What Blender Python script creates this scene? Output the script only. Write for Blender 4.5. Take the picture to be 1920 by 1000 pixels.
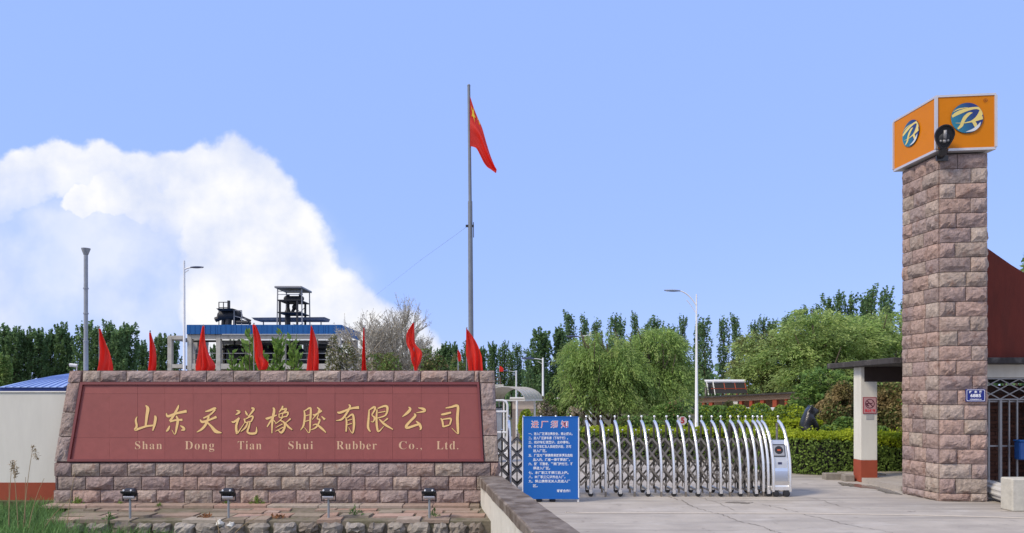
import bpy, math, random
import numpy as np
from mathutils import Vector, Matrix

for _o in list(bpy.data.objects):
    bpy.data.objects.remove(_o)
SC = bpy.context.scene
COL = SC.collection
R = math.radians
random.seed(7)
rng = np.random.default_rng(11)

# ------------------------------------------------------------------ camera
F, EYE, HOR = 1400.0, 2.0, 740.0          # focal length and horizon in photograph pixels (1920 wide)
cam_d = bpy.data.cameras.new('camera')
cam = bpy.data.objects.new('camera', cam_d)
COL.objects.link(cam)
cam.location = (0, 0, EYE)
cam.rotation_euler = (R(90), 0, 0)
cam_d.sensor_width = 36
cam_d.lens = 36 * F / 1920
cam_d.shift_y = 240 / 1920
cam_d.clip_start = 0.1
cam_d.clip_end = 6000
SC.camera = cam

# ------------------------------------------------------------------ light
SUN_EL, SUN_AZ = 46, 240                  # compass: 0 = +Y (view direction), clockwise
sd = Vector((math.sin(R(SUN_AZ)) * math.cos(R(SUN_EL)), math.cos(R(SUN_AZ)) * math.cos(R(SUN_EL)), math.sin(R(SUN_EL))))
sun_d = bpy.data.lights.new('sun', 'SUN')
sun_d.energy = 1.5
sun_d.angle = R(14)
sun_d.color = (1.0, 0.87, 0.70)
sun = bpy.data.objects.new('sun', sun_d)
sun.rotation_euler = (-sd).to_track_quat('-Z', 'Y').to_euler()
sun.location = (-20, -20, 30)
COL.objects.link(sun)

W = bpy.data.worlds.new('World')
SC.world = W
W.use_nodes = True
wt = W.node_tree
wt.nodes.clear()


def wn(t, **kw):
    n = wt.nodes.new(t)
    for k, v in kw.items():
        setattr(n, k, v)
    return n


def wl(a, b):
    wt.links.new(a, b)


def wmath(op, a, b=None, c=None, clamp=False):
    n = wn('ShaderNodeMath', operation=op, use_clamp=clamp)
    for i, v in enumerate((a, b, c)):
        if v is None:
            continue
        if isinstance(v, (int, float)):
            n.inputs[i].default_value = v
        else:
            wl(v, n.inputs[i])
    return n.outputs[0]


sky = wn('ShaderNodeTexSky', sky_type='NISHITA')
sky.sun_disc = False
sky.sun_elevation = R(SUN_EL)
sky.sun_rotation = R(SUN_AZ)
sky.air_density = 1.0
sky.dust_density = 0.1
sky.ozone_density = 1.6
BG = 0.13
EXPO = 1.05
tc = wn('ShaderNodeTexCoord')
sep = wn('ShaderNodeSeparateXYZ')
wl(tc.outputs['Generated'], sep.inputs[0])
yy = wmath('MAXIMUM', sep.outputs[1], 0.05)
uu = wmath('DIVIDE', sep.outputs[0], yy)
vv = wmath('DIVIDE', sep.outputs[2], yy)
uv = wn('ShaderNodeCombineXYZ')
wl(uu, uv.inputs[0])
wl(vv, uv.inputs[1])


def wnoise(scale, detail, rough, off):
    m = wn('ShaderNodeVectorMath', operation='ADD')
    wl(uv.outputs[0], m.inputs[0])
    m.inputs[1].default_value = off
    n = wn('ShaderNodeTexNoise')
    n.inputs['Scale'].default_value = scale
    n.inputs['Detail'].default_value = detail
    n.inputs['Roughness'].default_value = rough
    wl(m.outputs[0], n.inputs['Vector'])
    return n


nz = wnoise(13.0, 7.0, 0.56, (3.1, 1.7, 0.4))
warp = wn('ShaderNodeVectorMath', operation='MULTIPLY_ADD')
wl(nz.outputs['Color'], warp.inputs[0])
warp.inputs[1].default_value = (0.066, 0.066, 0)
wl(uv.outputs[0], warp.inputs[2])


def blob(px, py, r, src):
    d = wn('ShaderNodeVectorMath', operation='DISTANCE')
    wl(src, d.inputs[0])
    d.inputs[1].default_value = ((px - 960) / F + 0.033, (HOR - py) / F + 0.033, 0.0)
    return wmath('SUBTRACT', 1.0, wmath('DIVIDE', d.outputs['Value'], r / F))


def union(bl, src, k=0.25):
    cur = None
    for b in bl:
        v = blob(*b, src)
        cur = v if cur is None else wmath('SMOOTH_MAX', cur, v, k)
    return cur


sharp = union([(432, 318, 72), (376, 328, 74), (468, 350, 82), (472, 410, 92), (512, 462, 100), (556, 520, 112),
               (598, 580, 108), (640, 622, 104), (692, 650, 96), (752, 668, 84), (795, 700, 70), (430, 430, 115), (470, 560, 155), (540, 650, 160)],
              warp.outputs[0])
arm = union([(108, 322, 62), (45, 345, 66), (-20, 362, 72), (-110, 410, 100), (190, 325, 62), (255, 335, 62), (318, 325, 64), (350, 350, 70)], warp.outputs[0])
arm2 = union([(150, 384, 40), (205, 374, 50), (265, 374, 56), (330, 396, 66), (380, 405, 72)], warp.outputs[0])
haze = union([(300, 440, 300), (110, 410, 260), (520, 600, 240), (-60, 540, 220)], warp.outputs[0])


def smooth(v, a, b):
    n = wn('ShaderNodeMapRange', interpolation_type='SMOOTHSTEP')
    wl(v, n.inputs[0])
    n.inputs[1].default_value = a
    n.inputs[2].default_value = b
    return n.outputs[0]


# clouds have hard tops and soft undersides: fade an arm out as one goes down from it
def fade(vin, top, bot):
    return smooth(vin, (HOR - bot) / F, (HOR - top) / F)


v_w = wn('ShaderNodeSeparateXYZ')
wl(warp.outputs[0], v_w.inputs[0])
a1 = smooth(sharp, 0.0, 0.26)
a2 = wmath('MULTIPLY', smooth(arm, 0.02, 0.30), fade(v_w.outputs[1], 270, 430))
a3 = wmath('MULTIPLY', smooth(arm2, 0.02, 0.30), fade(v_w.outputs[1], 330, 500))
a4 = wmath('MULTIPLY', smooth(haze, 0.05, 0.6), 0.68)
n2 = wnoise(5.0, 5.0, 0.5, (9.2, 4.4, 1.0))
a4 = wmath('MULTIPLY', wmath('MULTIPLY', a4, smooth(n2.outputs['Fac'], 0.22, 0.60)), smooth(v_w.outputs[1], (HOR - 285) / F, (HOR - 370) / F))
al = wmath('MAXIMUM', wmath('MAXIMUM', a1, a2), wmath('MAXIMUM', a3, a4))
front = smooth(sep.outputs[1], 0.05, 0.2)
up = smooth(sep.outputs[2], -0.05, 0.0)
al = wmath('MULTIPLY', wmath('MULTIPLY', al, front), up)
# unseen broken cloud added overhead and behind the viewer to soften and whiten the light
nb = wn('ShaderNodeTexNoise')
nb.inputs['Scale'].default_value = 2.2
nb.inputs['Detail'].default_value = 6.0
wl(tc.outputs['Generated'], nb.inputs['Vector'])
cover = wmath('MULTIPLY', smooth(nb.outputs['Fac'], 0.38, 0.60), smooth(sep.outputs[1], 0.66, 0.35))
al = wmath('MAXIMUM', al, wmath('MULTIPLY', wmath('MULTIPLY', cover, up), 0.9))
n3 = wnoise(9.0, 6.0, 0.55, (1.2, 8.4, 3.0))
cr = wn('ShaderNodeValToRGB')
cr.color_ramp.elements[0].position = 0.34
cr.color_ramp.elements[0].color = (0.70, 0.77, 0.97, 1)
cr.color_ramp.elements[1].position = 0.60
cr.color_ramp.elements[1].color = (1.0, 1.0, 1.02, 1)
wl(n3.outputs['Fac'], cr.inputs[0])
csc = wn('ShaderNodeVectorMath', operation='SCALE')
wl(cr.outputs[0], csc.inputs[0])
csc.inputs['Scale'].default_value = 1.0 / BG / 2 ** EXPO
SKYGAIN = wn('ShaderNodeVectorMath', operation='MULTIPLY')
wl(sky.outputs[0], SKYGAIN.inputs[0])
SKYGAIN.inputs[1].default_value = (1.35, 1.2, 1.2)
pale = wn('ShaderNodeMix', data_type='RGBA')          # flat constant blue mixed in to even out the sky
pale.inputs['Factor'].default_value = 0.92
wl(SKYGAIN.outputs[0], pale.inputs['A'])
_k = 1.0 / BG / 2 ** EXPO
pale.inputs['B'].default_value = (0.335 * _k, 0.503 * _k, 1.05 * _k, 1)
mx = wn('ShaderNodeMix', data_type='RGBA')
wl(al, mx.inputs['Factor'])
wl(pale.outputs['Result'], mx.inputs['A'])
wl(csc.outputs[0], mx.inputs['B'])
bg = wn('ShaderNodeBackground')
bg.inputs['Strength'].default_value = BG
wl(mx.outputs['Result'], bg.inputs['Color'])
wo = wn('ShaderNodeOutputWorld')
wl(bg.outputs[0], wo.inputs['Surface'])

SC.view_settings.view_transform = 'Standard'
SC.view_settings.look = 'None'
SC.view_settings.exposure = EXPO
SC.view_settings.gamma = 1.0
SC.view_settings.use_curve_mapping = False
SC.render.film_transparent = False
SC.cycles.max_bounces = 6
SC.cycles.transparent_max_bounces = 6
SC.cycles.use_denoising = True


# ------------------------------------------------------------------ helpers
def at(px, py, Y):
    return Vector(((px - 960) / F * Y, Y, EYE - (py - HOR) / F * Y))


def xat(px, Y):
    return (px - 960) / F * Y


def zat(py, Y):
    return EYE - (py - HOR) / F * Y


def yground(py, z=0.0):
    return (EYE - z) * F / (py - HOR)


def gnd(px, py, z=0.0):
    return at(px, py, yground(py, z))


def sstep(a, b, x):
    t = min(1, max(0, (x - a) / (b - a)))
    return t * t * (3 - 2 * t)


def gz(y):
    """Height of the yard: level at the gate, falling away behind it."""
    return -1.6 * sstep(24, 48, y)


ORG = {}


class MB:
    def __init__(s):
        s.v, s.f, s.mi = [], [], []
        s.cur = 0

    def add(s, vs, fs):
        n = len(s.v)
        s.v.extend([tuple(p) for p in vs])
        for f in fs:
            s.f.append(tuple(i + n for i in f))
            s.mi.append(s.cur)
        return s

    def box(s, lo, hi):
        x0, y0, z0 = lo
        x1, y1, z1 = hi
        return s.hexa([(x0, y0, z0), (x1, y0, z0), (x1, y1, z0), (x0, y1, z0), (x0, y0, z1), (x1, y0, z1), (x1, y1, z1), (x0, y1, z1)])

    def hexa(s, p):
        return s.add(p, [(0, 3, 2, 1), (4, 5, 6, 7), (0, 1, 5, 4), (1, 2, 6, 5), (2, 3, 7, 6), (3, 0, 4, 7)])

    def bbox(s, lo, hi, b=0.01):
        """box with chamfered edges"""
        x0, y0, z0 = lo
        x1, y1, z1 = hi
        b = min(b, (x1 - x0) * .45, (y1 - y0) * .45, (z1 - z0) * .45)
        vs = []
        for sx in (0, 1):
            for sy in (0, 1):
                for sz in (0, 1):
                    X, Y, Z = (x0, x1)[sx], (y0, y1)[sy], (z0, z1)[sz]
                    bx, by, bz = (b, -b)[sx], (b, -b)[sy], (b, -b)[sz]
                    vs += [(X, Y + by, Z + bz), (X + bx, Y, Z + bz), (X + bx, Y + by, Z)]
        def i(sx, sy, sz, k):
            return (sx * 4 + sy * 2 + sz) * 3 + k
        fs = []
        for a in (0, 1):
            q = [i(a, 0, 0, 0), i(a, 1, 0, 0), i(a, 1, 1, 0), i(a, 0, 1, 0)]
            fs.append(tuple(q if a else q[::-1]))
            q = [i(0, a, 0, 1), i(1, a, 0, 1), i(1, a, 1, 1), i(0, a, 1, 1)]
            fs.append(tuple(q[::-1] if a else q))
            q = [i(0, 0, a, 2), i(1, 0, a, 2), i(1, 1, a, 2), i(0, 1, a, 2)]
            fs.append(tuple(q if a else q[::-1]))
        for p in (0, 1):
            for q in (0, 1):
                fs.append((i(0, p, q, 1), i(1, p, q, 1), i(1, p, q, 2), i(0, p, q, 2)))
                fs.append((i(p, 0, q, 0), i(p, 1, q, 0), i(p, 1, q, 2), i(p, 0, q, 2)))
                fs.append((i(p, q, 0, 0), i(p, q, 1, 0), i(p, q, 1, 1), i(p, q, 0, 1)))
                for r in (0, 1):
                    fs.append((i(p, q, r, 0), i(p, q, r, 1), i(p, q, r, 2)))
        return s.add(vs, fs)

    def bar(s, a, b, w, h=None, up=(0, 0, 1)):
        """rectangular bar from a to b"""
        h = h or w
        a, b = Vector(a), Vector(b)
        d = (b - a).normalized()
        u = Vector(up)
        if abs(d.dot(u)) > 0.95:
            u = Vector((0, 1, 0))
        r = d.cross(u).normalized()
        t = r.cross(d).normalized()
        r, t = r * w / 2, t * h / 2
        return s.hexa([a - r - t, a + r - t, b + r - t, b - r - t, a - r + t, a + r + t, b + r + t, b - r + t])

    def tube(s, pts, rad, n=8, caps=True):
        pts = [Vector(p) for p in pts]
        if not isinstance(rad, (list, tuple)):
            rad = [rad] * len(pts)
        vs, fs = [], []
        prev = None
        for k, p in enumerate(pts):
            d = (pts[min(k + 1, len(pts) - 1)] - pts[max(k - 1, 0)])
            d = d.normalized() if d.length > 1e-9 else Vector((0, 0, 1))
            if prev is None:
                u = Vector((1, 0, 0)) if abs(d.x) < 0.9 else Vector((0, 1, 0))
            else:
                u = prev
            r = (u - d * u.dot(d)).normalized()
            t = d.cross(r)
            prev = r
            for j in range(n):
                a = 2 * math.pi * j / n
                vs.append(p + (r * math.cos(a) + t * math.sin(a)) * rad[k])
        m = len(pts)
        for k in range(m - 1):
            for j in range(n):
                j2 = (j + 1) % n
                fs.append((k * n + j, k * n + j2, (k + 1) * n + j2, (k + 1) * n + j))
        if caps:
            fs.append(tuple(range(n))[::-1])
            fs.append(tuple((m - 1) * n + j for j in range(n)))
        return s.add(vs, fs)

    def lathe(s, c, prof, n=16, axis=(0, 0, 1)):
        """prof: (radius, distance along axis)"""
        c = Vector(c)
        q = Vector((0, 0, 1)).rotation_difference(Vector(axis))
        vs, fs = [], []
        for r, h in prof:
            for j in range(n):
                a = 2 * math.pi * j / n
                vs.append(c + q @ Vector((r * math.cos(a), r * math.sin(a), h)))
        m = len(prof)
        for k in range(m - 1):
            for j in range(n):
                j2 = (j + 1) % n
                fs.append((k * n + j, k * n + j2, (k + 1) * n + j2, (k + 1) * n + j))
        fs.append(tuple(range(n))[::-1])
        fs.append(tuple((m - 1) * n + j for j in range(n)))
        return s.add(vs, fs)

    def ball(s, c, r, n=10, sz=1.0):
        m = max(4, n // 2 + 1)
        return s.lathe(c, [(max(1e-4, r * math.sin(math.pi * k / m)), -r * sz * math.cos(math.pi * k / m)) for k in range(m + 1)], n)

    def prism(s, pts, off):
        """polygon pts (3D, convex or not) pushed along vector off"""
        off = Vector(off)
        n = len(pts)
        pts = [Vector(p) for p in pts]
        vs = pts + [p + off for p in pts]
        fs = [tuple(range(n)), tuple(range(n, 2 * n))[::-1]]
        for i in range(n):
            j = (i + 1) % n
            fs.append((i, i + n, j + n, j))
        return s.add(vs, fs)

    def grid(s, fn, nu, nv):
        vs = [fn(i / nu, j / nv) for j in range(nv + 1) for i in range(nu + 1)]
        fs = [(j * (nu + 1) + i, j * (nu + 1) + i + 1, (j + 1) * (nu + 1) + i + 1, (j + 1) * (nu + 1) + i) for j in range(nv) for i in range(nu)]
        return s.add(vs, fs)

    def build(s, name, mat, parent=None, smooth=False, origin=None, recalc=True):
        if parent is not None:
            o0 = ORG[parent.name]
        elif origin is not None:
            o0 = Vector(origin)
        else:
            a = np.array(s.v)
            o0 = Vector(((a[:, 0].min() + a[:, 0].max()) / 2, (a[:, 1].min() + a[:, 1].max()) / 2, a[:, 2].min()))
        me = bpy.data.meshes.new(name)
        me.from_pydata([(x - o0.x, y - o0.y, z - o0.z) for x, y, z in s.v], [], s.f)
        mats = mat if isinstance(mat, (list, tuple)) else [mat]
        for m in mats:
            me.materials.append(m)
        if len(mats) > 1:
            me.polygons.foreach_set('material_index', s.mi)
        if smooth:
            me.polygons.foreach_set('use_smooth', [True] * len(me.polygons))
            if smooth == 'auto':
                me.set_sharp_from_angle(angle=R(40))
        if recalc:
            import bmesh
            bm = bmesh.new()
            bm.from_mesh(me)
            bmesh.ops.recalc_face_normals(bm, faces=bm.faces)
            bm.to_mesh(me)
            bm.free()
        me.update()
        return link(name, me, parent, o0)


def link(name, me, parent=None, o0=(0, 0, 0)):
    o = bpy.data.objects.new(name, me)
    COL.objects.link(o)
    if parent is not None:
        o.parent = parent
        ORG[o.name] = ORG[parent.name]
    else:
        o.location = o0
        ORG[o.name] = Vector(o0)
    return o


def tag(o, label, cat, group=None):
    o['label'] = label
    o['category'] = cat
    if group:
        o['group'] = group
    return o


def thing(name, label, cat, loc=(0, 0, 0), group=None):
    o = bpy.data.objects.new(name, None)
    COL.objects.link(o)
    o.location = loc
    o.empty_display_size = 0.2
    ORG[o.name] = Vector(loc)
    return tag(o, label, cat, group)


def kind(o, k):
    o['kind'] = k
    return o


def dup(o, parent=None, loc=None, name=None):
    c = o.copy()
    COL.objects.link(c)
    if parent is not None:
        c.parent = parent
    if loc is not None:
        c.location = loc
    for ch in [x for x in o.children]:
        dup(ch, c)
    ORG[c.name] = Vector(c.location)
    return c


# ------------------------------------------------------------------ materials
def M(name, col, rough=0.75, metal=0.0, var=0.18, scale=5.0, bump=0.0, bscale=60.0, col2=None, rnd=None, island=0.0, spec=0.5,
      patch=None, trans=0.0, emit=0.0, objrand=0.0, stretch=None, layers=None):
    m = bpy.data.materials.new(name)
    m.use_nodes = True
    nt = m.node_tree
    N, L = nt.nodes, nt.links
    b = N['Principled BSDF']
    b.inputs['Roughness'].default_value = rough
    b.inputs['Metallic'].default_value = metal
    b.inputs['Specular IOR Level'].default_value = spec
    tco = N.new('ShaderNodeTexCoord')
    vec = tco.outputs['Object']
    if stretch:
        mp = N.new('ShaderNodeMapping')
        mp.inputs['Scale'].default_value = stretch
        L.new(vec, mp.inputs[0])
        vec = mp.outputs[0]

    def noise(sc, det=5.0, ro=0.55):
        n = N.new('ShaderNodeTexNoise')
        n.inputs['Scale'].default_value = sc
        n.inputs['Detail'].default_value = det
        n.inputs['Roughness'].default_value = ro
        L.new(vec, n.inputs['Vector'])
        return n.outputs['Fac']

    def mix(a, bb, fac, mode='MIX'):
        n = N.new('ShaderNodeMix')
        n.data_type = 'RGBA'
        n.blend_type = mode
        for v, sck in ((a, n.inputs['A']), (bb, n.inputs['B'])):
            if isinstance(v, (tuple, list)):
                sck.default_value = (*v[:3], 1)
            else:
                L.new(v, sck)
        if isinstance(fac, (int, float)):
            n.inputs['Factor'].default_value = fac
        else:
            L.new(fac, n.inputs['Factor'])
        return n.outputs['Result']

    def ramp(v, stops):
        r = N.new('ShaderNodeValToRGB')
        e = r.color_ramp.elements
        while len(e) > 1:
            e.remove(e[-1])
        for k, (p, c) in enumerate(stops):
            el = e[0] if k == 0 else e.new(p)
            el.position = p
            el.color = (*c[:3], 1)
        L.new(v, r.inputs[0])
        return r.outputs[0]

    base = tuple(col)
    if rnd:
        oi = N.new('ShaderNodeObjectInfo')
        cur = ramp(oi.outputs['Random'], [(k / max(1, len(rnd) - 1), c) for k, c in enumerate(rnd)])
    else:
        cur = base
    if col2:
        cur = mix(cur, col2, ramp(noise(scale), [(0.42, (0, 0, 0)), (0.62, (1, 1, 1))]))
    if var:
        lo, hi = 1 - var, 1 + var
        g = ramp(noise(scale * 2.3, 8.0, 0.65), [(0.3, (lo,) * 3), (0.7, (min(hi, 1.0),) * 3)])
        cur = mix(cur, g, 1.0, 'MULTIPLY')
    if island:
        gi = N.new('ShaderNodeNewGeometry')
        g = ramp(gi.outputs['Random Per Island'], [(0.0, (1 - island,) * 3), (1.0, (1.0,) * 3)])
        cur = mix(cur, g, 1.0, 'MULTIPLY')
    if objrand:
        oi = N.new('ShaderNodeObjectInfo')
        g = ramp(oi.outputs['Random'], [(0.0, (1 - objrand,) * 3), (1.0, (1.0,) * 3)])
        cur = mix(cur, g, 1.0, 'MULTIPLY')
    if patch:
        pc, psc, p0, p1 = patch
        cur = mix(cur, pc, ramp(noise(psc, 6.0, 0.6), [(p0, (0, 0, 0)), (p1, (1, 1, 1))]))
    for (pc, psc, p0, p1, st_) in (layers or ()):
        mp2 = N.new('ShaderNodeMapping')
        mp2.inputs['Scale'].default_value = st_
        L.new(tco.outputs['Object'], mp2.inputs[0])
        keep, vec = vec, mp2.outputs[0]
        cur = mix(cur, pc, ramp(noise(psc, 8.0, 0.68), [(p0, (0, 0, 0)), (p1, (1, 1, 1))]))
        vec = keep
    if isinstance(cur, tuple):
        b.inputs['Base Color'].default_value = (*cur, 1)
    else:
        L.new(cur, b.inputs['Base Color'])
    if bump:
        bn = N.new('ShaderNodeBump')
        bn.inputs['Strength'].default_value = min(1.0, bump)
        bn.inputs['Distance'].default_value = 0.03 if bump <= 1 else 0.03 * bump
        L.new(noise(bscale, 8.0, 0.65), bn.inputs['Height'])
        L.new(bn.outputs[0], b.inputs['Normal'])
    if trans:
        tr = N.new('ShaderNodeBsdfTranslucent')
        ms = N.new('ShaderNodeMixShader')
        ms.inputs[0].default_value = trans
        if isinstance(cur, tuple):
            tr.inputs[0].default_value = (*cur, 1)
        else:
            L.new(cur, tr.inputs[0])
        L.new(b.outputs[0], ms.inputs[1])
        L.new(tr.outputs[0], ms.inputs[2])
        L.new(ms.outputs[0], N['Material Output'].inputs['Surface'])
    if emit:
        b.inputs['Emission Color'].default_value = (*base, 1)
        b.inputs['Emission Strength'].default_value = emit
    return m


STONE = [(0.461, 0.342, 0.306), (0.395, 0.303, 0.289), (0.549, 0.387, 0.328), (0.439, 0.348, 0.328), (0.516, 0.427, 0.355), (0.362, 0.281, 0.262), (0.494, 0.353, 0.301), (0.592, 0.499, 0.432)]
m_stone = M('rock_faced_granite', (0.3, 0.2, 0.19), 0.9, var=0.5, scale=6, bump=1.3, bscale=16, rnd=STONE, patch=((0.20, 0.11, 0.085), 5.0, 0.56, 0.78), spec=0.25)
m_joint = M('dark_mortar', (0.11, 0.065, 0.055), 0.95, var=0.3, scale=8)
m_joint2 = M('pale_mortar', (0.24, 0.185, 0.17), 0.95, var=0.25, scale=8)
m_panel = M('red_granite_panel', (0.295, 0.084, 0.077), 0.5, var=0.14, scale=3, bump=0.06, bscale=300, spec=0.3, objrand=0.09, patch=((0.255, 0.074, 0.070), 1.3, 0.5, 0.75))
m_rail = M('dark_red_granite', (0.19, 0.04, 0.038), 0.4, var=0.15, scale=8)
m_gold = M('gold_leaf_paint', (0.78, 0.51, 0.20), 0.45, var=0.12, scale=12, spec=0.5)
m_goldrim = M('engraved_edge', (0.16, 0.05, 0.02), 0.7, var=0.2)
m_letter = M('faded_gold_paint', (0.66, 0.42, 0.26), 0.6, var=0.2, scale=14)
m_cream = M('cream_render', (0.71, 0.695, 0.625), 0.9, var=0.09, scale=1.3, bump=0.08, bscale=90, patch=((0.50, 0.48, 0.41), 1.1, 0.54, 0.9), stretch=(1.6, 1.6, 0.3))
m_redbase = M('brick_red_paint', (0.33, 0.065, 0.03), 0.85, var=0.15, scale=3, patch=((0.24, 0.05, 0.03), 2.5, 0.55, 0.8))
m_white = M('white_paint', (0.76, 0.77, 0.78), 0.45, var=0.06, scale=3)
m_offwhite = M('old_white_render', (0.66, 0.65, 0.60), 0.9, var=0.14, scale=2.2, patch=((0.36, 0.34, 0.29), 1.8, 0.58, 0.85), bump=0.12, bscale=40)
m_cap = M('weathered_concrete_cap', (0.24, 0.205, 0.18), 0.95, var=0.4, scale=3, bump=0.4, bscale=50, col2=(0.125, 0.095, 0.075), patch=((0.33, 0.29, 0.26), 2.2, 0.55, 0.8))
m_concrete = M('driveway_concrete', (0.45, 0.41, 0.36), 0.9, var=0.13, scale=0.9, bump=0.12, bscale=120, col2=(0.385, 0.35, 0.31), patch=((0.30, 0.275, 0.25), 0.35, 0.55, 0.85),
               layers=[((0.29, 0.265, 0.24), 0.9, 0.50, 0.70, (0.35, 1.6, 1)), ((0.21, 0.19, 0.17), 3.0, 0.60, 0.70, (1, 1, 1)), ((0.50, 0.47, 0.43), 1.7, 0.53, 0.72, (0.5, 1.2, 1)), ((0.27, 0.25, 0.225), 0.8, 0.54, 0.62, (0.12, 3.0, 1))])
m_wet = M('wet_concrete', (0.17, 0.15, 0.13), 0.22, var=0.2, scale=2)
m_jointline = M('pale_joint_line', (0.55, 0.49, 0.41), 0.9, var=0.22, scale=4)
m_crack = M('crack_dirt', (0.20, 0.178, 0.155), 0.95, var=0.3, scale=5)
m_soil = M('soil', (0.13, 0.10, 0.065), 0.95, var=0.4, scale=2, col2=(0.10, 0.12, 0.045), bump=0.5, bscale=20)
m_steel = M('polished_steel', (0.90, 0.89, 0.87), 0.27, metal=0.9, var=0.08, scale=4)
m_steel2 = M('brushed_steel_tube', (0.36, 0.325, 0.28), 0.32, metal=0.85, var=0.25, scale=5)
m_black = M('black_rubber', (0.018, 0.018, 0.02), 0.5, var=0.2)
m_blackm = M('black_enamel', (0.022, 0.022, 0.028), 0.3, var=0.2)
m_flag = M('red_silk', (0.92, 0.05, 0.03), 0.45, var=0.06, scale=6, trans=0.5)
m_yellow = M('yellow_print', (0.85, 0.55, 0.03), 0.6, var=0.05)
m_steel3 = M('shaded_steel_tube', (0.15, 0.135, 0.115), 0.4, metal=0.8, var=0.25, scale=5)  # darker copy of the tube steel, rear-plane shade put into its colour
m_kerb = M('stained_kerb', (0.30, 0.27, 0.23), 0.95, var=0.35, scale=3)
m_galv = M('galvanised_pole', (0.36, 0.385, 0.42), 0.5, metal=0.35, var=0.2, scale=3)
m_polew = M('grey_white_pole', (0.74, 0.76, 0.79), 0.45, var=0.08, scale=3)
m_board = M('blue_sign_vinyl', (0.004, 0.125, 0.47), 0.45, var=0.05, scale=2)
m_print = M('white_print', (0.82, 0.84, 0.88), 0.6, var=0.04)
m_redprint = M('red_print', (0.70, 0.03, 0.05), 0.6, var=0.04)
m_orange = M('orange_acrylic', (0.62, 0.195, 0.0), 0.4, var=0.07, scale=2, spec=0.2)
m_mast = M('grey_mast_paint', (0.21, 0.235, 0.27), 0.5, metal=0.2, var=0.2, scale=3)
m_trim = M('silver_trim', (0.62, 0.60, 0.62), 0.4, metal=0.4, var=0.08)
m_maroon = M('maroon_render', (0.17, 0.028, 0.017), 0.9, var=0.3, scale=2.0, bump=0.15, bscale=60, patch=((0.085, 0.02, 0.014), 1.3, 0.5, 0.85), stretch=(1.6, 1.6, 0.35))
m_slab = M('mould_dark_concrete', (0.055, 0.05, 0.05), 0.95, var=0.4, scale=4, patch=((0.16, 0.15, 0.14), 3.0, 0.55, 0.8))
m_beam = M('dark_brown_beam', (0.045, 0.03, 0.026), 0.85, var=0.3, scale=3)
m_plate = M('navy_enamel', (0.006, 0.018, 0.19), 0.3, var=0.05)
m_bluesteel = M('blue_sheet_metal', (0.0, 0.105, 0.36), 0.5, var=0.2, scale=0.7, stretch=(6, 1, 0.3))
m_blueroof = M('pale_blue_roof_sheet', (0.30, 0.42, 0.74), 0.35, var=0.1, scale=1.0)
m_navy = M('dark_blue_fascia', (0.012, 0.045, 0.22), 0.5, var=0.1)
m_frame = M('weathered_concrete_frame', (0.52, 0.50, 0.46), 0.9, var=0.25, scale=1.2, patch=((0.26, 0.24, 0.21), 1.0, 0.56, 0.75))
m_iron = M('dark_iron', (0.022, 0.024, 0.03), 0.6, var=0.3, scale=2)
m_ironlite = M('grey_steel_grille', (0.33, 0.33, 0.34), 0.5, metal=0.3, var=0.2)
m_dark = M('dark_interior', (0.02, 0.019, 0.018), 0.95, var=0.2)  # near-black with interior shade put into the colour; also plain black collector
m_bark = M('bark', (0.11, 0.085, 0.06), 0.95, var=0.35, scale=4)
m_birch = M('pale_bark', (0.30, 0.28, 0.23), 0.9, var=0.3, scale=3)
m_twig = M('twigs', (0.44, 0.395, 0.32), 0.9, var=0.2)
m_brick = M('old_brick', (0.17, 0.07, 0.045), 0.9, var=0.3, scale=12, objrand=0.45)
m_pave = M('broken_paving', (0.36, 0.27, 0.22), 0.9, var=0.3, scale=5, bump=0.3, bscale=40,
           rnd=[(0.30, 0.25, 0.19), (0.46, 0.29, 0.23), (0.34, 0.29, 0.23), (0.27, 0.22, 0.17), (0.50, 0.34, 0.28), (0.42, 0.37, 0.31)], patch=((0.15, 0.13, 0.085), 3.0, 0.55, 0.8))
m_rubble = M('rubble_stone', (0.22, 0.18, 0.15), 0.95, var=0.45, scale=6, bump=1.0, bscale=18,
             rnd=[(0.24, 0.20, 0.165), (0.31, 0.265, 0.22), (0.38, 0.34, 0.29), (0.27, 0.24, 0.215), (0.47, 0.43, 0.38)], patch=((0.11, 0.09, 0.07), 5.0, 0.55, 0.78))
m_terr = M('terrace_mortar', (0.235, 0.20, 0.155), 0.95, var=0.35, scale=4, bump=0.4, bscale=30, col2=(0.16, 0.15, 0.09))


def leafm(name, c, c2=None, isl=0.55, tr=0.3, sc=0.5):
    return M(name, c, 0.6, var=0.2, scale=sc, col2=c2, island=isl, trans=tr, spec=0.25)


m_poplar = leafm('poplar_leaves', (0.278, 0.454, 0.189), (0.186, 0.328, 0.139), tr=.5)
m_willow = leafm('willow_leaves', (0.473, 0.669, 0.190), (0.336, 0.511, 0.149), sc=0.7, tr=.45)
m_light = leafm('light_leaves', (0.641, 0.802, 0.270), (0.458, 0.616, 0.216), sc=0.5, tr=.45)
m_hedge = leafm('hedge_leaves', (0.300, 0.451, 0.095), (0.231, 0.356, 0.084), sc=1.2, tr=.35)
m_hedgetop = leafm('new_hedge_leaves', (0.504, 0.600, 0.036), (0.408, 0.528, 0.036), isl=0.4, sc=1.2, tr=.4)
m_bush = leafm('bush_leaves', (0.194, 0.352, 0.093), (0.291, 0.462, 0.112), sc=1, tr=.35)
m_photinia = leafm('bronze_leaves', (0.480, 0.360, 0.168), (0.300, 0.288, 0.108), sc=1.5, tr=.35)
m_blossom = leafm('blossom_petals', (0.74, 0.64, 0.52), (0.55, 0.46, 0.32), sc=2, tr=.3)
m_bud = leafm('bud_leaves', (0.62, 0.60, 0.52), None, isl=0.3, tr=.3)
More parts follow.
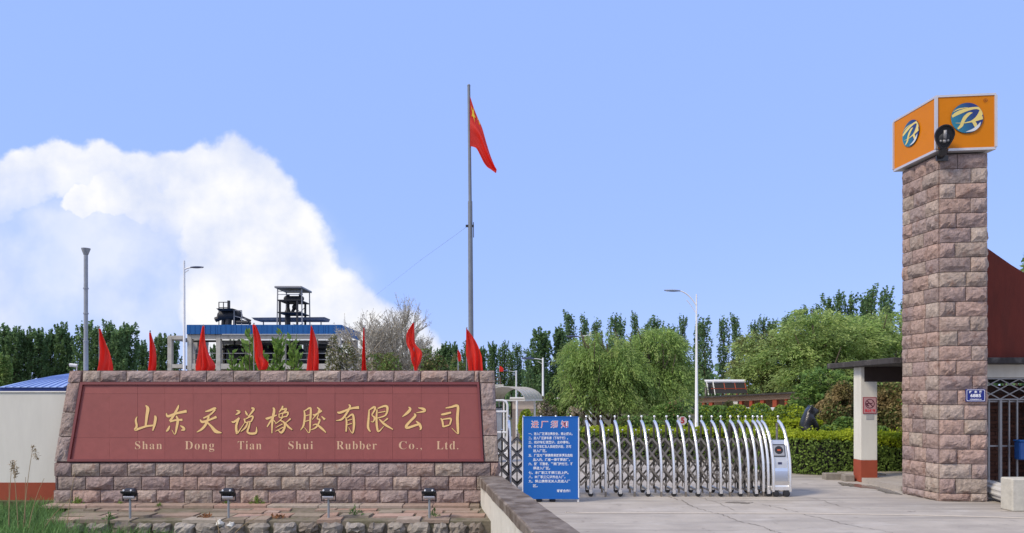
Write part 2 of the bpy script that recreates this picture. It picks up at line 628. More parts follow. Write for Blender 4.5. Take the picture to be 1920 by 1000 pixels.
m_olive = leafm('olive_leaves', (0.300, 0.294, 0.119), (0.206, 0.237, 0.088), sc=0.8, tr=.4)
m_broad = leafm('broad_leaves', (0.221, 0.377, 0.078), (0.286, 0.468, 0.091), sc=2, isl=0.4, tr=.4)
m_grass = leafm('reed_blades', (0.22, 0.42, 0.12), (0.17, 0.33, 0.11), sc=1.5, isl=0.6, tr=0.35)
m_dry = leafm('dry_reed', (0.42, 0.31, 0.17), None, isl=0.3, tr=0.1)


# ------------------------------------------------------------------ lettering
def text_tris(s, size=1.0, offset=0.0, align='CENTER', spacing=1.0):
    c = bpy.data.curves.new('lettering', 'FONT')
    c.body = s
    c.size = size
    c.offset = offset
    c.align_x = align
    c.align_y = 'CENTER'
    c.space_character = spacing
    c.resolution_u = 3
    o = bpy.data.objects.new('lettering', c)
    me = o.to_mesh()
    vs = [v.co.copy() for v in me.vertices]
    fs = [tuple(p.vertices) for p in me.polygons]
    o.to_mesh_clear()
    bpy.data.objects.remove(o)
    bpy.data.curves.remove(c)
    return vs, fs


def put_text(mb, s, org, ex, ez, size, offset=0.0, align='CENTER', width=None, spacing=1.0):
    """flat lettering on the plane (org, ex, ez)"""
    vs, fs = text_tris(s, size, offset, align, spacing)
    if not vs:
        return
    xs = [v.x for v in vs]
    k = 1.0
    if width:
        k = width / (max(xs) - min(xs))
    org, ex, ez = Vector(org), Vector(ex), Vector(ez)
    mb.add([org + ex * v.x * k + ez * v.y for v in vs], fs)


def ribbon(mb, pts, fn, sub=5, lift=0.0, grow=0.0, wmin=2):
    """brush stroke: pts (x, y, width); fn(x, y, lift) -> 3D point"""
    P = [np.array(p, float) for p in pts]
    out = []
    for i in range(len(P) - 1):
        p0, p1, p2, p3 = P[max(i - 1, 0)], P[i], P[i + 1], P[min(i + 2, len(P) - 1)]
        for k in range(sub):
            t = k / sub
            out.append(0.5 * ((2 * p1) + (-p0 + p2) * t + (2 * p0 - 5 * p1 + 4 * p2 - p3) * t * t + (-p0 + 3 * p1 - 3 * p2 + p3) * t ** 3))
    out.append(P[-1])
    if grow:
        d0 = out[0][:2] - out[1][:2]
        d1 = out[-1][:2] - out[-2][:2]
        out[0][:2] += d0 / (np.linalg.norm(d0) + 1e-6) * grow
        out[-1][:2] += d1 / (np.linalg.norm(d1) + 1e-6) * grow
    Lf, Rt = [], []
    for i, p in enumerate(out):
        d = out[min(i + 1, len(out) - 1)][:2] - out[max(i - 1, 0)][:2]
        d = d / (np.linalg.norm(d) + 1e-9)
        nrm = np.array((-d[1], d[0]))
        w = max(p[2], wmin) / 2 + grow
        Lf.append(p[:2] + nrm * w)
        Rt.append(p[:2] - nrm * w)
    n = len(out)
    vs = [fn(a[0], a[1], lift) for a in Lf] + [fn(a[0], a[1], lift) for a in Rt]
    mb.add(vs, [(i, i + 1, n + i + 1, n + i) for i in range(n - 1)])


# ------------------------------------------------------------------ leaves
def leaf_arrays(C, L, Wd, adir=None, spread=1.0):
    C = np.asarray(C, float)
    n = len(C)
    a = rng.normal(size=(n, 3))
    a /= np.linalg.norm(a, axis=1)[:, None]
    if adir is not None:
        a = np.asarray(adir, float) + a * spread
        a /= np.linalg.norm(a, axis=1)[:, None]
    b = np.cross(a, rng.normal(size=(n, 3)))
    b /= np.linalg.norm(b, axis=1)[:, None] + 1e-9
    l = (L * rng.uniform(0.65, 1.3, n))[:, None]
    w = (Wd * rng.uniform(0.65, 1.3, n))[:, None]
    V = np.stack([C - a * l / 2, C + b * w / 2, C + a * l / 2, C - b * w / 2], 1).reshape(-1, 3)
    return V


def leaf_mesh(name, Vs, mats):
    """Vs: list of vertex arrays (4 per leaf), one per material"""
    V = np.concatenate(Vs)
    n = len(V) // 4
    me = bpy.data.meshes.new(name)
    me.vertices.add(len(V))
    me.vertices.foreach_set('co', V.ravel().astype(np.float32))
    me.loops.add(len(V))
    me.loops.foreach_set('vertex_index', np.arange(len(V), dtype=np.int32))
    me.polygons.add(n)
    me.polygons.foreach_set('loop_start', np.arange(0, len(V), 4, dtype=np.int32))
    mi = np.concatenate([np.full(len(v) // 4, k, np.int32) for k, v in enumerate(Vs)])
    for m in mats:
        me.materials.append(m)
    me.polygons.foreach_set('material_index', mi)
    me.update(calc_edges=True)
    return me
# ------------------------------------------------------------------ ground
def ground_sheet():
    xs = [-2500, -600, -200, -80, -40, -20, 0, 20, 40, 80, 200, 600, 2500]
    ys = [14.32, 18, 22, 24] + [24 + 2 * k for k in range(1, 13)] + [60, 90, 150, 300, 800, 3000]
    mb = MB()
    vs = [(x, y, gz(y) - 0.05) for y in ys for x in xs]
    nx = len(xs)
    mb.add(vs, [(j * nx + i, j * nx + i + 1, (j + 1) * nx + i + 1, (j + 1) * nx + i) for j in range(len(ys) - 1) for i in range(nx - 1)])
    mb.add([(-2500, -60, -0.5), (2500, -60, -0.5), (2500, 14.32, -0.5), (-2500, 14.32, -0.5)], [(0, 1, 2, 3)])
    mb.add([(-2500, 14.32, -0.5), (2500, 14.32, -0.5), (2500, 14.32, -0.05), (-2500, 14.32, -0.05)], [(0, 1, 2, 3)])
    kind(mb.build('ground', m_soil, origin=(0, 0, 0)), 'structure')


def wall_left_x(y):        # left face of the low parapet wall
    return -0.63 + (14.0 - y) * 0.1522


def wall_right_x(y):
    return -0.18 + (14.0 - y) * 0.166


def driveway():
    mb = MB()
    ys = [1.5, 5, 8, 11, 13, 14.1, 16, 20, 24] + [24 + 2 * k for k in range(1, 13)] + [56, 64]
    vs, cols = [], 6
    for y in ys:
        xl = (wall_left_x(y) + 0.2) if y < 14.05 else (-0.25 if y < 14.2 else -16.0)
        xr = 30 if y < 20 else 22
        for i in range(cols + 1):
            vs.append((xl + (xr - xl) * i / cols, y, gz(y)))
    n = cols + 1
    mb.add(vs, [(j * n + i, j * n + i + 1, (j + 1) * n + i + 1, (j + 1) * n + i) for j in range(len(ys) - 1) for i in range(cols)])
    dw = kind(mb.build('driveway', m_concrete, origin=(0, 0, 0)), 'structure')
    # pale joint between two pours
    pts = [(1060, 962), (1250, 962.3), (1500, 963), (1700, 966), (1830, 969), (1960, 973)]
    j = MB()
    top = [gnd(px, py - 1.1) for px, py in pts]
    bot = [gnd(px, py + 1.1) for px, py in pts]
    P = [Vector((p.x, p.y, 0.004)) for p in top] + [Vector((p.x, p.y, 0.004)) for p in bot]
    k = len(pts)
    j.add(P, [(i, i + 1, k + i + 1, k + i) for i in range(k - 1)])
    j.build('slab_joint', m_jointline, dw)

    def crack(pts, w):
        rr = random.Random(len(pts))
        mb = MB()
        dense = []
        for (ax, ay), (bx, by) in zip(pts, pts[1:]):
            m = 7
            for q in range(m):
                t = q / m
                dense.append((ax + (bx - ax) * t + rr.uniform(-2.0, 2.0), ay + (by - ay) * t + rr.uniform(-1.0, 1.0)))
        G = [gnd(*p) for p in dense]
        L, Rr = [], []
        for i, g in enumerate(G):
            d = (G[min(i + 1, len(G) - 1)] - G[max(i - 1, 0)])
            nrm = Vector((-d.y, d.x, 0)).normalized() * w * rr.uniform(0.4, 1.3)
            L.append((g.x + nrm.x, g.y + nrm.y, 0.006))
            Rr.append((g.x - nrm.x, g.y - nrm.y, 0.006))
        n = len(G)
        mb.add(L + Rr, [(i, i + 1, n + i + 1, n + i) for i in range(n - 1)])
        mb.build('crack', m_crack, dw)
    crack([(1250, 931), (1280, 940), (1300, 951), (1333, 961), (1358, 967), (1385, 978), (1427, 987), (1445, 995), (1461, 999), (1500, 1012)], 0.008)
    crack([(1502, 964), (1540, 972), (1590, 985), (1640, 993), (1672, 1000), (1730, 1015)], 0.007)
    crack([(1060, 961), (1090, 962)], 0.010)
    crack([(1430, 946), (1470, 955), (1500, 962)], 0.006)
    crack([(1440, 926), (1530, 935), (1580, 952), (1640, 955)], 0.007)
    crack([(1310, 932), (1350, 945), (1380, 960)], 0.005)

    def patch(name, pts, z, mat, seed=1):
        rr = random.Random(seed)
        mb = MB()
        ring = []
        m = len(pts)
        for i in range(m):
            (ax, ay), (bx, by) = pts[i], pts[(i + 1) % m]
            for q in range(5):
                t = q / 5
                g = gnd(ax + (bx - ax) * t + rr.uniform(-3, 3), ay + (by - ay) * t + rr.uniform(-.6, .6))
                ring.append((g.x, g.y, z))
        mb.add(ring, [tuple(range(len(ring)))])
        o = mb.build(name, mat)
        return o
    kind(patch('puddle_stain', [(1572, 905), (1600, 908), (1640, 912), (1672, 920), (1690, 928), (1660, 925), (1640, 917), (1600, 913.5), (1575, 910)], 0.007, m_wet), 'structure')
    kind(patch('puddle_stain', [(1360, 942.2), (1380, 941.4), (1412, 943), (1400, 944.6), (1375, 944.2)], 0.006, m_crack, 3), 'structure')  # thin matte dark patch on the concrete, no water


# ------------------------------------------------------------------ rock faced stones
def stone_mesh(p00, p10, p11, p01, n, rr, bulge=0.045, joint=0.008, depth=0.05, nu=9, nv=6, margin=0.0):
    """rock-faced block over the quad p00..p01 (lower left, lower right, upper right, upper left), n outward"""
    p00, p10, p11, p01, n = map(Vector, (p00, p10, p11, p01, n))
    w = (p10 - p00).length
    h = (p01 - p00).length
    ju, jv = joint / w, joint / h

    def pos(u, v, d):
        u = ju + (1 - 2 * ju) * u
        v = jv + (1 - 2 * jv) * v
        return p00 * (1 - u) * (1 - v) + p10 * u * (1 - v) + p11 * u * v + p01 * (1 - u) * v + n * d
    # jagged ridge across the face, overhang below it
    rid = rr.uniform(0.22, 0.5)
    ph = [rr.uniform(0, 6.28) for _ in range(4)]
    am = [rr.uniform(0.03, 0.13) for _ in range(4)]
    B = bulge * rr.uniform(0.6, 1.25)
    planes = [(rr.uniform(-1, 1), rr.uniform(-.8, .8), rr.uniform(0.75, 1.25)) for _ in range(5)]
    grid = []
    for j in range(nv + 1):
        for i in range(nu + 1):
            u, v = i / nu, j / nv
            edge = i in (0, nu) or j in (0, nv)
            if not edge:
                u += rr.uniform(-.32, .32) / nu
                v += rr.uniform(-.30, .30) / nv
            r = rid + sum(a * math.sin(p + (k + 1.3) * 3.1 * u) for k, (a, p) in enumerate(zip(am, ph)))
            r = min(0.8, max(0.1, r))
            up = (1 - v) / (1 - r) if v >= r else v / r
            hgt = min(1, up * (1.5 if v >= r else 1.15))
            hgt = hgt ** (0.8 if v >= r else 1.7)
            e = min(1, min(u, 1 - u) * w / 0.055)
            for (a, b, c) in planes:
                hgt = min(hgt, c + a * (u - .5) + b * (v - .5))
            d = 0.0 if edge else B * max(0.03, hgt) * (0.25 + 0.75 * e) + rr.uniform(-.006, .006)
            grid.append(pos(u, v, d))
    mb = MB()
    q = nu + 1
    mb.add(grid, [(j * q + i, j * q + i + 1, (j + 1) * q + i + 1, (j + 1) * q + i) for j in range(nv) for i in range(nu)])
    c = [pos(0, 0, 0), pos(1, 0, 0), pos(1, 1, 0), pos(0, 1, 0), pos(0, 0, -depth), pos(1, 0, -depth), pos(1, 1, -depth), pos(0, 1, -depth)]
    mb.add(c, [(0, 4, 5, 1), (1, 5, 6, 2), (2, 6, 7, 3), (3, 7, 4, 0)])
    return mb


# ------------------------------------------------------------------ company sign wall
SY0, SY1 = 14.10, 14.46           # face at the ledge and at the top (the upper part leans back)
SZB, SZ0, SZ1 = zat(945, SY0), zat(868, SY0), zat(695, SY1)
S_n = Vector((0, -(SZ1 - SZ0), (SY1 - SY0))).normalized()     # outward normal of the leaning face
S_p0 = Vector((0, SY0, SZ0))


def sp(px, py, lift=0.0):
    """point of the leaning face under a photograph pixel, lifted off the face"""
    d = Vector(((px - 960) / F, 1, -(py - HOR) / F))
    c = Vector((0, 0, EYE))
    t = (S_p0 - c).dot(S_n) / d.dot(S_n)
    return c + d * t + S_n * lift


def sign_wall():
    t = thing('sign_wall', 'long sign wall of pink rock-faced granite with red plaque and gold lettering', 'sign wall', (xat(517, SY0), SY0, SZB))
    rr = random.Random(3)
    # core
    mb = MB()
    g = 0.03
    L0, L1, R0, R1 = xat(102, SY0), xat(132, SY1), xat(934, SY0), xat(926, SY1)
    yb = 15.0
    mb.hexa([(L0, SY0 + g, -0.4), (R0, SY0 + g, -0.4), (R0, yb, -0.4), (L0, yb, -0.4), (L0, SY0 + g, SZ0), (R0, SY0 + g, SZ0), (R0, yb, SZ0), (L0, yb, SZ0)])
    mb.hexa([(L0 + .01, SY0 + g + .02, SZ0), (R0 - .01, SY0 + g + .02, SZ0), (R0 - .01, yb - .01, SZ0), (L0 + .01, yb - .01, SZ0), (L1, SY1 + g + .02, SZ1), (R1, SY1 + g + .02, SZ1), (R1, yb - .01, SZ1), (L1, yb - .01, SZ1)])
    mb.build('wall_core', M('plum_mortar', (0.15, 0.07, 0.065), 0.95, var=.25, scale=6), t)

    def st(pa, pb, pc, pd, n, **kw):
        stone_mesh(pa, pb, pc, pd, n, rr, **kw).build('stone', m_stone, t)
    # three courses of the base
    nb = Vector((0, -1, 0))
    rows = [(868, 893.5), (893.5, 919), (919, 945)]
    left = [101, 104, 100]
    right = [935, 934, 934]
    first = [134, 108, 136]
    for (ya, yb2), lf, rt, fx in zip(rows, left, right, first):
        xs = [lf] + [fx + 52.4 * k for k in range(20) if fx + 52.4 * k < rt - 12] + [rt]
        for a, b in zip(xs, xs[1:]):
            st(at(a, yb2, SY0), at(b, yb2, SY0), at(b, ya, SY0), at(a, ya, SY0), nb, bulge=0.055)
    # right end of the base: the return face
    for k in range(3):
        za, zb = SZB + (SZ0 - SZB) * k / 3, SZB + (SZ0 - SZB) * (k + 1) / 3
        st((R0, SY0 + .05, za), (R0, SY0 + .45, za), (R0, SY0 + .45, zb), (R0, SY0 + .05, zb), (1, 0, 0))
    # leaning border: top row, then the two sides (x of the outer and inner edge at a given height)
    def lx(py):
        return 130 + (py - 695) * (101 - 130) / (866 - 695), 153 + (py - 695) * (127 - 153) / (866 - 695)

    def rx(py):
        return 898 + (py - 695) * (907.5 - 898) / (866 - 695), 927 + (py - 695) * (935 - 927) / (866 - 695)
    xs = [155 + 49.6 * k for k in range(15)] + [898]
    xs[1] = 188
    xs = [155, 188] + [237 + 50.2 * k for k in range(14) if 237 + 50.2 * k < 890] + [898]
    for a, b in zip(xs, xs[1:]):
        st(sp(a - .5, 717), sp(b - .5, 717), sp(b, 695), sp(a, 695), S_n, bulge=0.052)
    ys = [695, 718, 773, 819, 866]
    for a, b in zip(ys, ys[1:]):
        st(sp(lx(b)[0], b), sp(lx(b)[1], b), sp(lx(a)[1], a), sp(lx(a)[0], a), S_n, bulge=0.052, nu=6, nv=8)
    ys = [695, 718, 769, 817, 866]
    for a, b in zip(ys, ys[1:]):
        st(sp(rx(b)[0], b), sp(rx(b)[1], b), sp(rx(a)[1], a), sp(rx(a)[0], a), S_n, bulge=0.052, nu=6, nv=8)
    # plaque rail (four mitred bars standing 2 cm proud) and panels
    O = [sp(127.5, 866), sp(907, 866), sp(898.4, 717.5), sp(152, 717.5)]
    I = [sp(132.5, 861.5), sp(902.5, 861.5), sp(894.5, 722), sp(156.5, 722)]
    for k in range(4):
        a, b, c, d = O[k], O[(k + 1) % 4], I[(k + 1) % 4], I[k]
        mb = MB()
        mb.prism([a - S_n * .02, b - S_n * .02, c - S_n * .02, d - S_n * .02], S_n * 0.055)
        mb.build('plaque_rail', m_rail, t)
    px0 = [156.5, 205, 258, 309, 362, 415, 469, 523, 574, 628, 681, 736, 790, 841, 894.5]
    rows = [(722, 738.5), (738.5, 821), (821, 861.5)]
    for (ya, yb2) in rows:
        for a, b in zip(px0, px0[1:]):
            def ex(x, y):
                if x == px0[0]:
                    return x + (y - 722) * (132.5 - 156.5) / 139.5
                if x == px0[-1]:
                    return x + (y - 722) * (902.5 - 894.5) / 139.5
                return x
            gp = 0.13
            q = [sp(ex(a, yb2) + gp, yb2 - gp), sp(ex(b, yb2) - gp, yb2 - gp), sp(ex(b, ya) - gp, ya + gp), sp(ex(a, ya) + gp, ya + gp)]
            pr = rr.uniform(-.0025, .0025)
            mb = MB()
            mb.prism([p + S_n * (-.03) for p in q], S_n * (0.03 + pr))
            mb.build('plaque_panel', m_panel, t)
    # brush characters: strokes (x, y, width), first crop 6 px per photograph pixel from (240,750), second 5.818 from (550,750)
    CH1 = [
        ('character', [[(200, 62, 10), (225, 100, 36), (214, 180, 32), (200, 300, 22)], [(105, 190, 8), (90, 230, 22), (100, 295, 24), (85, 335, 30), (140, 320, 24), (210, 298, 22), (292, 288, 20)],
          [(302, 178, 10), (312, 205, 30), (300, 280, 28), (280, 348, 12)]]),
        ('character', [[(572, 58, 8), (562, 90, 24), (520, 170, 26), (472, 242, 24)], [(433, 150, 8), (452, 186, 28), (540, 155, 24), (662, 128, 32)], [(474, 244, 24), (545, 228, 20), (615, 226, 26)],
          [(545, 180, 14), (562, 230, 28), (550, 310, 26), (530, 388, 10), (495, 338, 6)], [(472, 292, 10), (455, 330, 26), (433, 357, 12)], [(590, 290, 10), (622, 312, 26), (634, 335, 26), (600, 342, 10)]]),
        ('character', [[(872, 132, 12), (915, 122, 24), (975, 98, 28), (990, 106, 18)], [(982, 112, 18), (930, 165, 18), (850, 208, 16)], [(813, 222, 10), (840, 250, 28), (920, 225, 22), (998, 192, 28)],
          [(912, 185, 20), (882, 268, 28), (835, 328, 26), (776, 364, 8)], [(885, 245, 14), (940, 300, 26), (990, 355, 38), (1055, 372, 10)]]),
        ('character', [[(1222, 118, 8), (1255, 134, 24), (1240, 152, 22), (1212, 170, 8)], [(1167, 243, 10), (1192, 250, 22), (1257, 205, 24)], [(1250, 205, 20), (1220, 290, 26), (1224, 360, 26), (1236, 372, 16), (1312, 262, 6)],
          [(1320, 123, 8), (1335, 155, 22), (1346, 177, 10)], [(1390, 92, 16), (1416, 106, 26), (1376, 165, 16), (1352, 188, 12)], [(1308, 212, 14), (1322, 262, 20)], [(1320, 220, 10), (1385, 186, 18), (1408, 196, 20), (1388, 242, 14)],
          [(1330, 256, 12), (1396, 240, 14)], [(1348, 258, 16), (1325, 310, 20), (1272, 358, 8)], [(1375, 252, 14), (1360, 310, 22), (1346, 360, 22), (1380, 380, 24), (1442, 370, 24), (1448, 305, 6)]]),
        ('character', [[(1552, 203, 10), (1572, 210, 26), (1676, 172, 12)], [(1633, 88, 14), (1646, 122, 28), (1626, 230, 26), (1620, 378, 10)], [(1620, 215, 16), (1592, 262, 18), (1566, 305, 12)], [(1642, 230, 12), (1666, 262, 8)],
          [(1742, 68, 14), (1736, 92, 20), (1700, 142, 10)], [(1718, 114, 12), (1782, 104, 24), (1748, 150, 12)], [(1700, 155, 12), (1702, 200, 12)], [(1702, 162, 10), (1790, 140, 20), (1800, 162, 18), (1778, 195, 12)], [(1704, 202, 12), (1790, 186, 12)],
          [(1746, 152, 10), (1736, 196, 10)], [(1740, 198, 14), (1712, 232, 12), (1660, 272, 8)], [(1712, 232, 10), (1758, 256, 20), (1764, 312, 24), (1728, 370, 24), (1690, 338, 6)], [(1740, 272, 12), (1662, 314, 8)], [(1750, 308, 12), (1660, 356, 8)],
          [(1832, 212, 18), (1782, 256, 10)], [(1768, 252, 10), (1802, 300, 22), (1850, 338, 12)]]),
    ]
    CH2 = [
        ('character', [[(118, 115, 12), (126, 180, 22), (112, 280, 20), (78, 332, 6)], [(124, 122, 10), (178, 90, 20), (192, 112, 22), (186, 220, 22), (176, 360, 10), (124, 300, 5)], [(134, 176, 10), (182, 162, 10)], [(130, 236, 10), (178, 222, 10)],
          [(260, 82, 10), (288, 110, 22), (268, 128, 10)], [(213, 160, 10), (242, 164, 20), (312, 118, 20)], [(308, 122, 14), (262, 152, 14), (208, 216, 8)], [(278, 160, 10), (262, 204, 14), (290, 222, 18), (250, 300, 18), (188, 330, 6)], [(308, 180, 10), (346, 216, 26)],
          [(213, 280, 8), (252, 268, 16), (310, 312, 24), (358, 358, 10)]]),
        ('character', [[(482, 132, 12), (512, 140, 26), (630, 95, 20), (718, 84, 32)], [(605, 52, 12), (620, 76, 22), (580, 150, 22), (530, 212, 22), (465, 228, 6)], [(574, 190, 12), (582, 250, 20), (576, 348, 16)],
          [(588, 198, 12), (640, 160, 20), (657, 188, 24), (662, 280, 26), (646, 364, 12), (602, 298, 5)], [(592, 226, 10), (642, 212, 10)], [(590, 272, 10), (640, 258, 10)]]),
        ('character', [[(828, 108, 14), (822, 200, 22), (816, 300, 26), (842, 348, 12)], [(828, 112, 12), (880, 80, 24), (892, 102, 22), (856, 165, 14)], [(856, 170, 12), (887, 196, 20), (872, 240, 12), (845, 235, 6)],
          [(914, 105, 14), (908, 200, 22), (914, 300, 24), (932, 345, 18), (988, 288, 6)], [(920, 95, 12), (1000, 68, 24), (1028, 92, 26), (1006, 168, 18), (920, 200, 12)], [(924, 142, 10), (1006, 126, 12)], [(1032, 202, 18), (985, 240, 10)],
          [(938, 212, 12), (1000, 270, 26), (1088, 324, 10)]]),
        ('character', [[(1258, 78, 10), (1276, 104, 28), (1240, 146, 28), (1188, 186, 6)], [(1362, 88, 8), (1418, 100, 28), (1430, 124, 24), (1342, 142, 6)], [(1318, 152, 12), (1330, 176, 26), (1270, 240, 26), (1234, 285, 30), (1246, 306, 26), (1340, 276, 24), (1390, 264, 20)],
          [(1338, 232, 10), (1376, 266, 26), (1392, 308, 24), (1380, 330, 8)]]),
        ('character', [[(1662, 90, 12), (1720, 80, 20), (1780, 64, 28), (1797, 90, 28), (1790, 200, 30), (1796, 330, 26), (1794, 370, 10), (1728, 308, 6)], [(1612, 160, 12), (1640, 158, 24), (1722, 138, 20)], [(1608, 202, 12), (1626, 232, 20), (1636, 298, 20)],
          [(1626, 215, 12), (1700, 204, 18), (1722, 216, 20), (1706, 272, 16)], [(1636, 294, 18), (1702, 276, 14)]]),
    ]
    for chars, sc, ox in ((CH1, 6.0, 240), (CH2, 1920 / 330, 550)):
        for name, strokes in chars:
            mb = MB()
            fn = lambda x, y, l: sp(ox + x / sc, 750 + y / sc, l)
            for k, s in enumerate(strokes):
                ribbon(mb, s, fn, lift=0.0075 + k * 0.0003)
            mb.build(name, m_gold, t)
            mb = MB()
            for k, s in enumerate(strokes):
                ribbon(mb, s, fn, lift=0.0035 + k * 0.00012, grow=4.0)
            mb.build('character_edge', m_goldrim, t)
    # Latin line
    bold = {}
    for k in range(26):
        bold[chr(65 + k)] = chr(0x1D400 + k)
        bold[chr(97 + k)] = chr(0x1D41A + k)
    for word, a, b in (('Shan', 253.5, 304), ('Dong', 347, 402), ('Tian', 446, 490.5), ('Shui', 541, 587), ('Rubber', 631, 706.5), ('Co.,', 748, 791), ('Ltd.', 818.5, 859.5)):
        n = len(word)
        mb = MB()
        vs, fs = text_tris(''.join(bold.get(c, c) for c in word), 1.0, -0.007, 'LEFT', 1.16)
        xs = [v.x for v in vs]
        x0, x1 = min(xs), max(xs)
        base_v = 0.0
        caps, _ = text_tris(bold[word[0]], 1.0, -0.007, 'LEFT')
        cz0, cz1 = min(v.y for v in caps), max(v.y for v in caps)
        # text_tris centres vertically on the whole word: align by the capital's own box
        low = min(v.y for v in vs if v.x < x0 + (max(c.x for c in caps) - min(c.x for c in caps)))
        sz = 15.2
        mb.add([sp(a + (b - a) * (v.x - x0) / (x1 - x0), 842.8 - (v.y - low) / (cz1 - cz0) * sz, 0.004) for v in vs], fs)
        mb.build('lettering', m_letter, t)
    return t


# ------------------------------------------------------------------ terrace in front of the sign
TY0 = 12.42


def terrace():
    t = kind(thing('terrace', 'low terrace of broken paving edged with rubble stones below the sign wall', 'terrace', (-4.2, 13.2, -0.5)), 'structure')
    del t['category']
    zf, zb = zat(975, TY0), SZB
    xl, xr = xat(72, TY0), xat(904, 13.2)
    def tz(y):
        return zf + (zb - zf) * (y - TY0) / (SY0 - TY0)
    mb = MB()
    mb.hexa([(xl, TY0 + .06, -0.55), (0.0, TY0 + .06, -0.55), (-.35, SY0 + .02, -0.55), (xl - .3, SY0 + .02, -0.55),
             (xl, TY0 + .06, zf - .035), (0.0, TY0 + .06, zf - .035), (-.35, SY0 + .02, zb - .035), (xl - .3, SY0 + .02, zb - .035)])
    mb.build('terrace_bed', m_terr, t)
    rr = random.Random(5)
    # rear kerb strip of long pale slabs
    x = xat(97, SY0)
    while x < -0.75:
        w = rr.uniform(0.55, 1.0)
        mb = MB()
        x1 = min(x + w, -0.6)
        mb.bbox((x + .006, SY0 - .32, tz(SY0 - .32) - .04), (x1 - .006, SY0 - .012, tz(SY0) + rr.uniform(.012, .024)), 0.008)
        mb.build('kerb_slab', m_pave, t)
        x = x1
    # broken tiles
    y = TY0 + 0.02
    while y < SY0 - 0.5:
        d = rr.uniform(0.24, 0.40)
        x = xl + rr.uniform(0, .2)
        while x < min(xr, wall_left_x(y) - 0.02):
            w = rr.uniform(0.18, 0.75)
            x1 = min(x + w, wall_left_x(y) - 0.02)
            if rr.random() < 0.70 and x1 - x > .1:
                zc = tz(y + d / 2) - .035
                hh = rr.uniform(0.016, 0.036)
                tx, ty = rr.uniform(-.007, .007), rr.uniform(-.007, .007)
                j = lambda: rr.uniform(-.045, .045)
                q = [(x + .012 + j() * .3, y + .01 + j() * .4), (x1 - .012, y + .01 + j() * .5), (x1 - .012 + j() * .6, y + d - .01), (x + .012, y + d - .01 + j() * .6)]
                mb = MB()
                mb.hexa([(a, b, zc - .03) for a, b in q] + [(a, b, zc + hh + tx * (k in (1, 2)) + ty * (k > 1)) for k, (a, b) in enumerate(q)])
                mb.build('paving_slab', m_pave, t)
            x = x1 + rr.uniform(0.0, .05)
        y += d
    # rubble facing, two courses
    z0 = zf - .05
    for row in range(2):
        x = xl
        while x < wall_left_x(TY0) - .05:
            w = rr.uniform(.22, .50)
            h = rr.uniform(.19, .26)
            x1 = min(x + w, wall_left_x(TY0) - .02)
            if x1 - x < .12:
                break
            cx, cz = (x + x1) / 2, z0 - row * .26 - h / 2
            mb = MB()
            nu, nv = 6, 4
            gx = [[None] * (nu + 1) for _ in range(nv + 1)]
            rad = (x1 - x) / 2 - .012
            def fn(u, v):
                a, b = 2 * u - 1, 2 * v - 1
                sq = 1 - .10 * abs(a) ** 4 * abs(b) ** 4
                e = max(abs(a), abs(b))
                d = (1 - e ** 7) * .09 + rr.uniform(-.022, .022)
                jx = rr.uniform(-.025, .025)
                return (cx + a * rad * sq + jx, TY0 + .05 - d - .03, cz + b * (h / 2 - .008) * sq + rr.uniform(-.018, .018))
            mb.grid(fn, nu, nv)
            n = (nu + 1) * (nv + 1)
            ring = [i for i in range(nu + 1)] + [j * (nu + 1) + nu for j in range(1, nv + 1)] + [nv * (nu + 1) + i for i in range(nu - 1, -1, -1)] + [j * (nu + 1) for j in range(nv - 1, 0, -1)]
            back = [(mb.v[i][0], TY0 + .14, mb.v[i][2]) for i in ring]
            k0 = len(mb.v)
            mb.v.extend(back)
            for i in range(len(ring)):
                i2 = (i + 1) % len(ring)
                mb.f.append((ring[i], ring[i2], k0 + i2, k0 + i))
                mb.mi.append(0)
            mb.build('rubble_stone', m_rubble, t)
            x = x1 + rr.uniform(.0, .05)
    # a few loose white lumps on the edge
    for px, py in ((412, 984), (432, 988)):
        c = at(px, py - 3, TY0 - .02)
        mb = MB()
        mb.ball(c, .07, 7, .7)
        for i in range(len(mb.v)):
            mb.v[i] = tuple(a + rr.uniform(-.018, .018) for a in mb.v[i])
        o = mb.build('loose_stone', m_offwhite)
        tag(o, 'pale loose stone lodged at the terrace edge, the %s one' % ('larger left' if px == 412 else 'smaller right'), 'stone')


# ------------------------------------------------------------------ parapet wall and boundary wall
def parapet():
    t = thing('parapet_wall', 'low white parapet wall with weathered brown concrete cap running toward the viewer', 'wall', (0.2, 9, -0.5))
    zt = zat(893, 14.0)
    ya, yb = 3.2, 14.02
    mb = MB()
    o = .045
    mb.hexa([(wall_left_x(ya) + o, ya, -.55), (wall_right_x(ya) - o, ya, -.55), (wall_right_x(yb) - o, yb, -.55), (wall_left_x(yb) + o, yb, -.55),
             (wall_left_x(ya) + o, ya, zt - .15), (wall_right_x(ya) - o, ya, zt - .15), (wall_right_x(yb) - o, yb, zt - .15), (wall_left_x(yb) + o, yb, zt - .15)])
    mb.build('wall_body', m_offwhite, t)
    mb = MB()
    rr = random.Random(8)
    N = 40
    vs = []
    for k in range(N + 1):
        y = ya + (yb - ya) * k / N
        j = lambda s=.008: rr.uniform(-s, s)
        xl, xr = wall_left_x(y), wall_right_x(y)
        vs += [(xl + j(), y, zt - .15 + j(.012)), (xl + j(), y, zt - .02 + j(.006)), (xl + .02 + j(), y, zt + j(.003)), (xr - .02 + j(), y, zt + j(.003)), (xr + j(), y, zt - .02), (xr + j(), y, zt - .15 + j())]
    mb.add(vs, [(k * 6 + i, k * 6 + (i + 1) % 6, (k + 1) * 6 + (i + 1) % 6, (k + 1) * 6 + i) for k in range(N) for i in range(6)])
    mb.f += [tuple(range(6)), tuple(N * 6 + i for i in range(6))]
    mb.mi += [0, 0]
    mb.build('coping', m_cap, t)


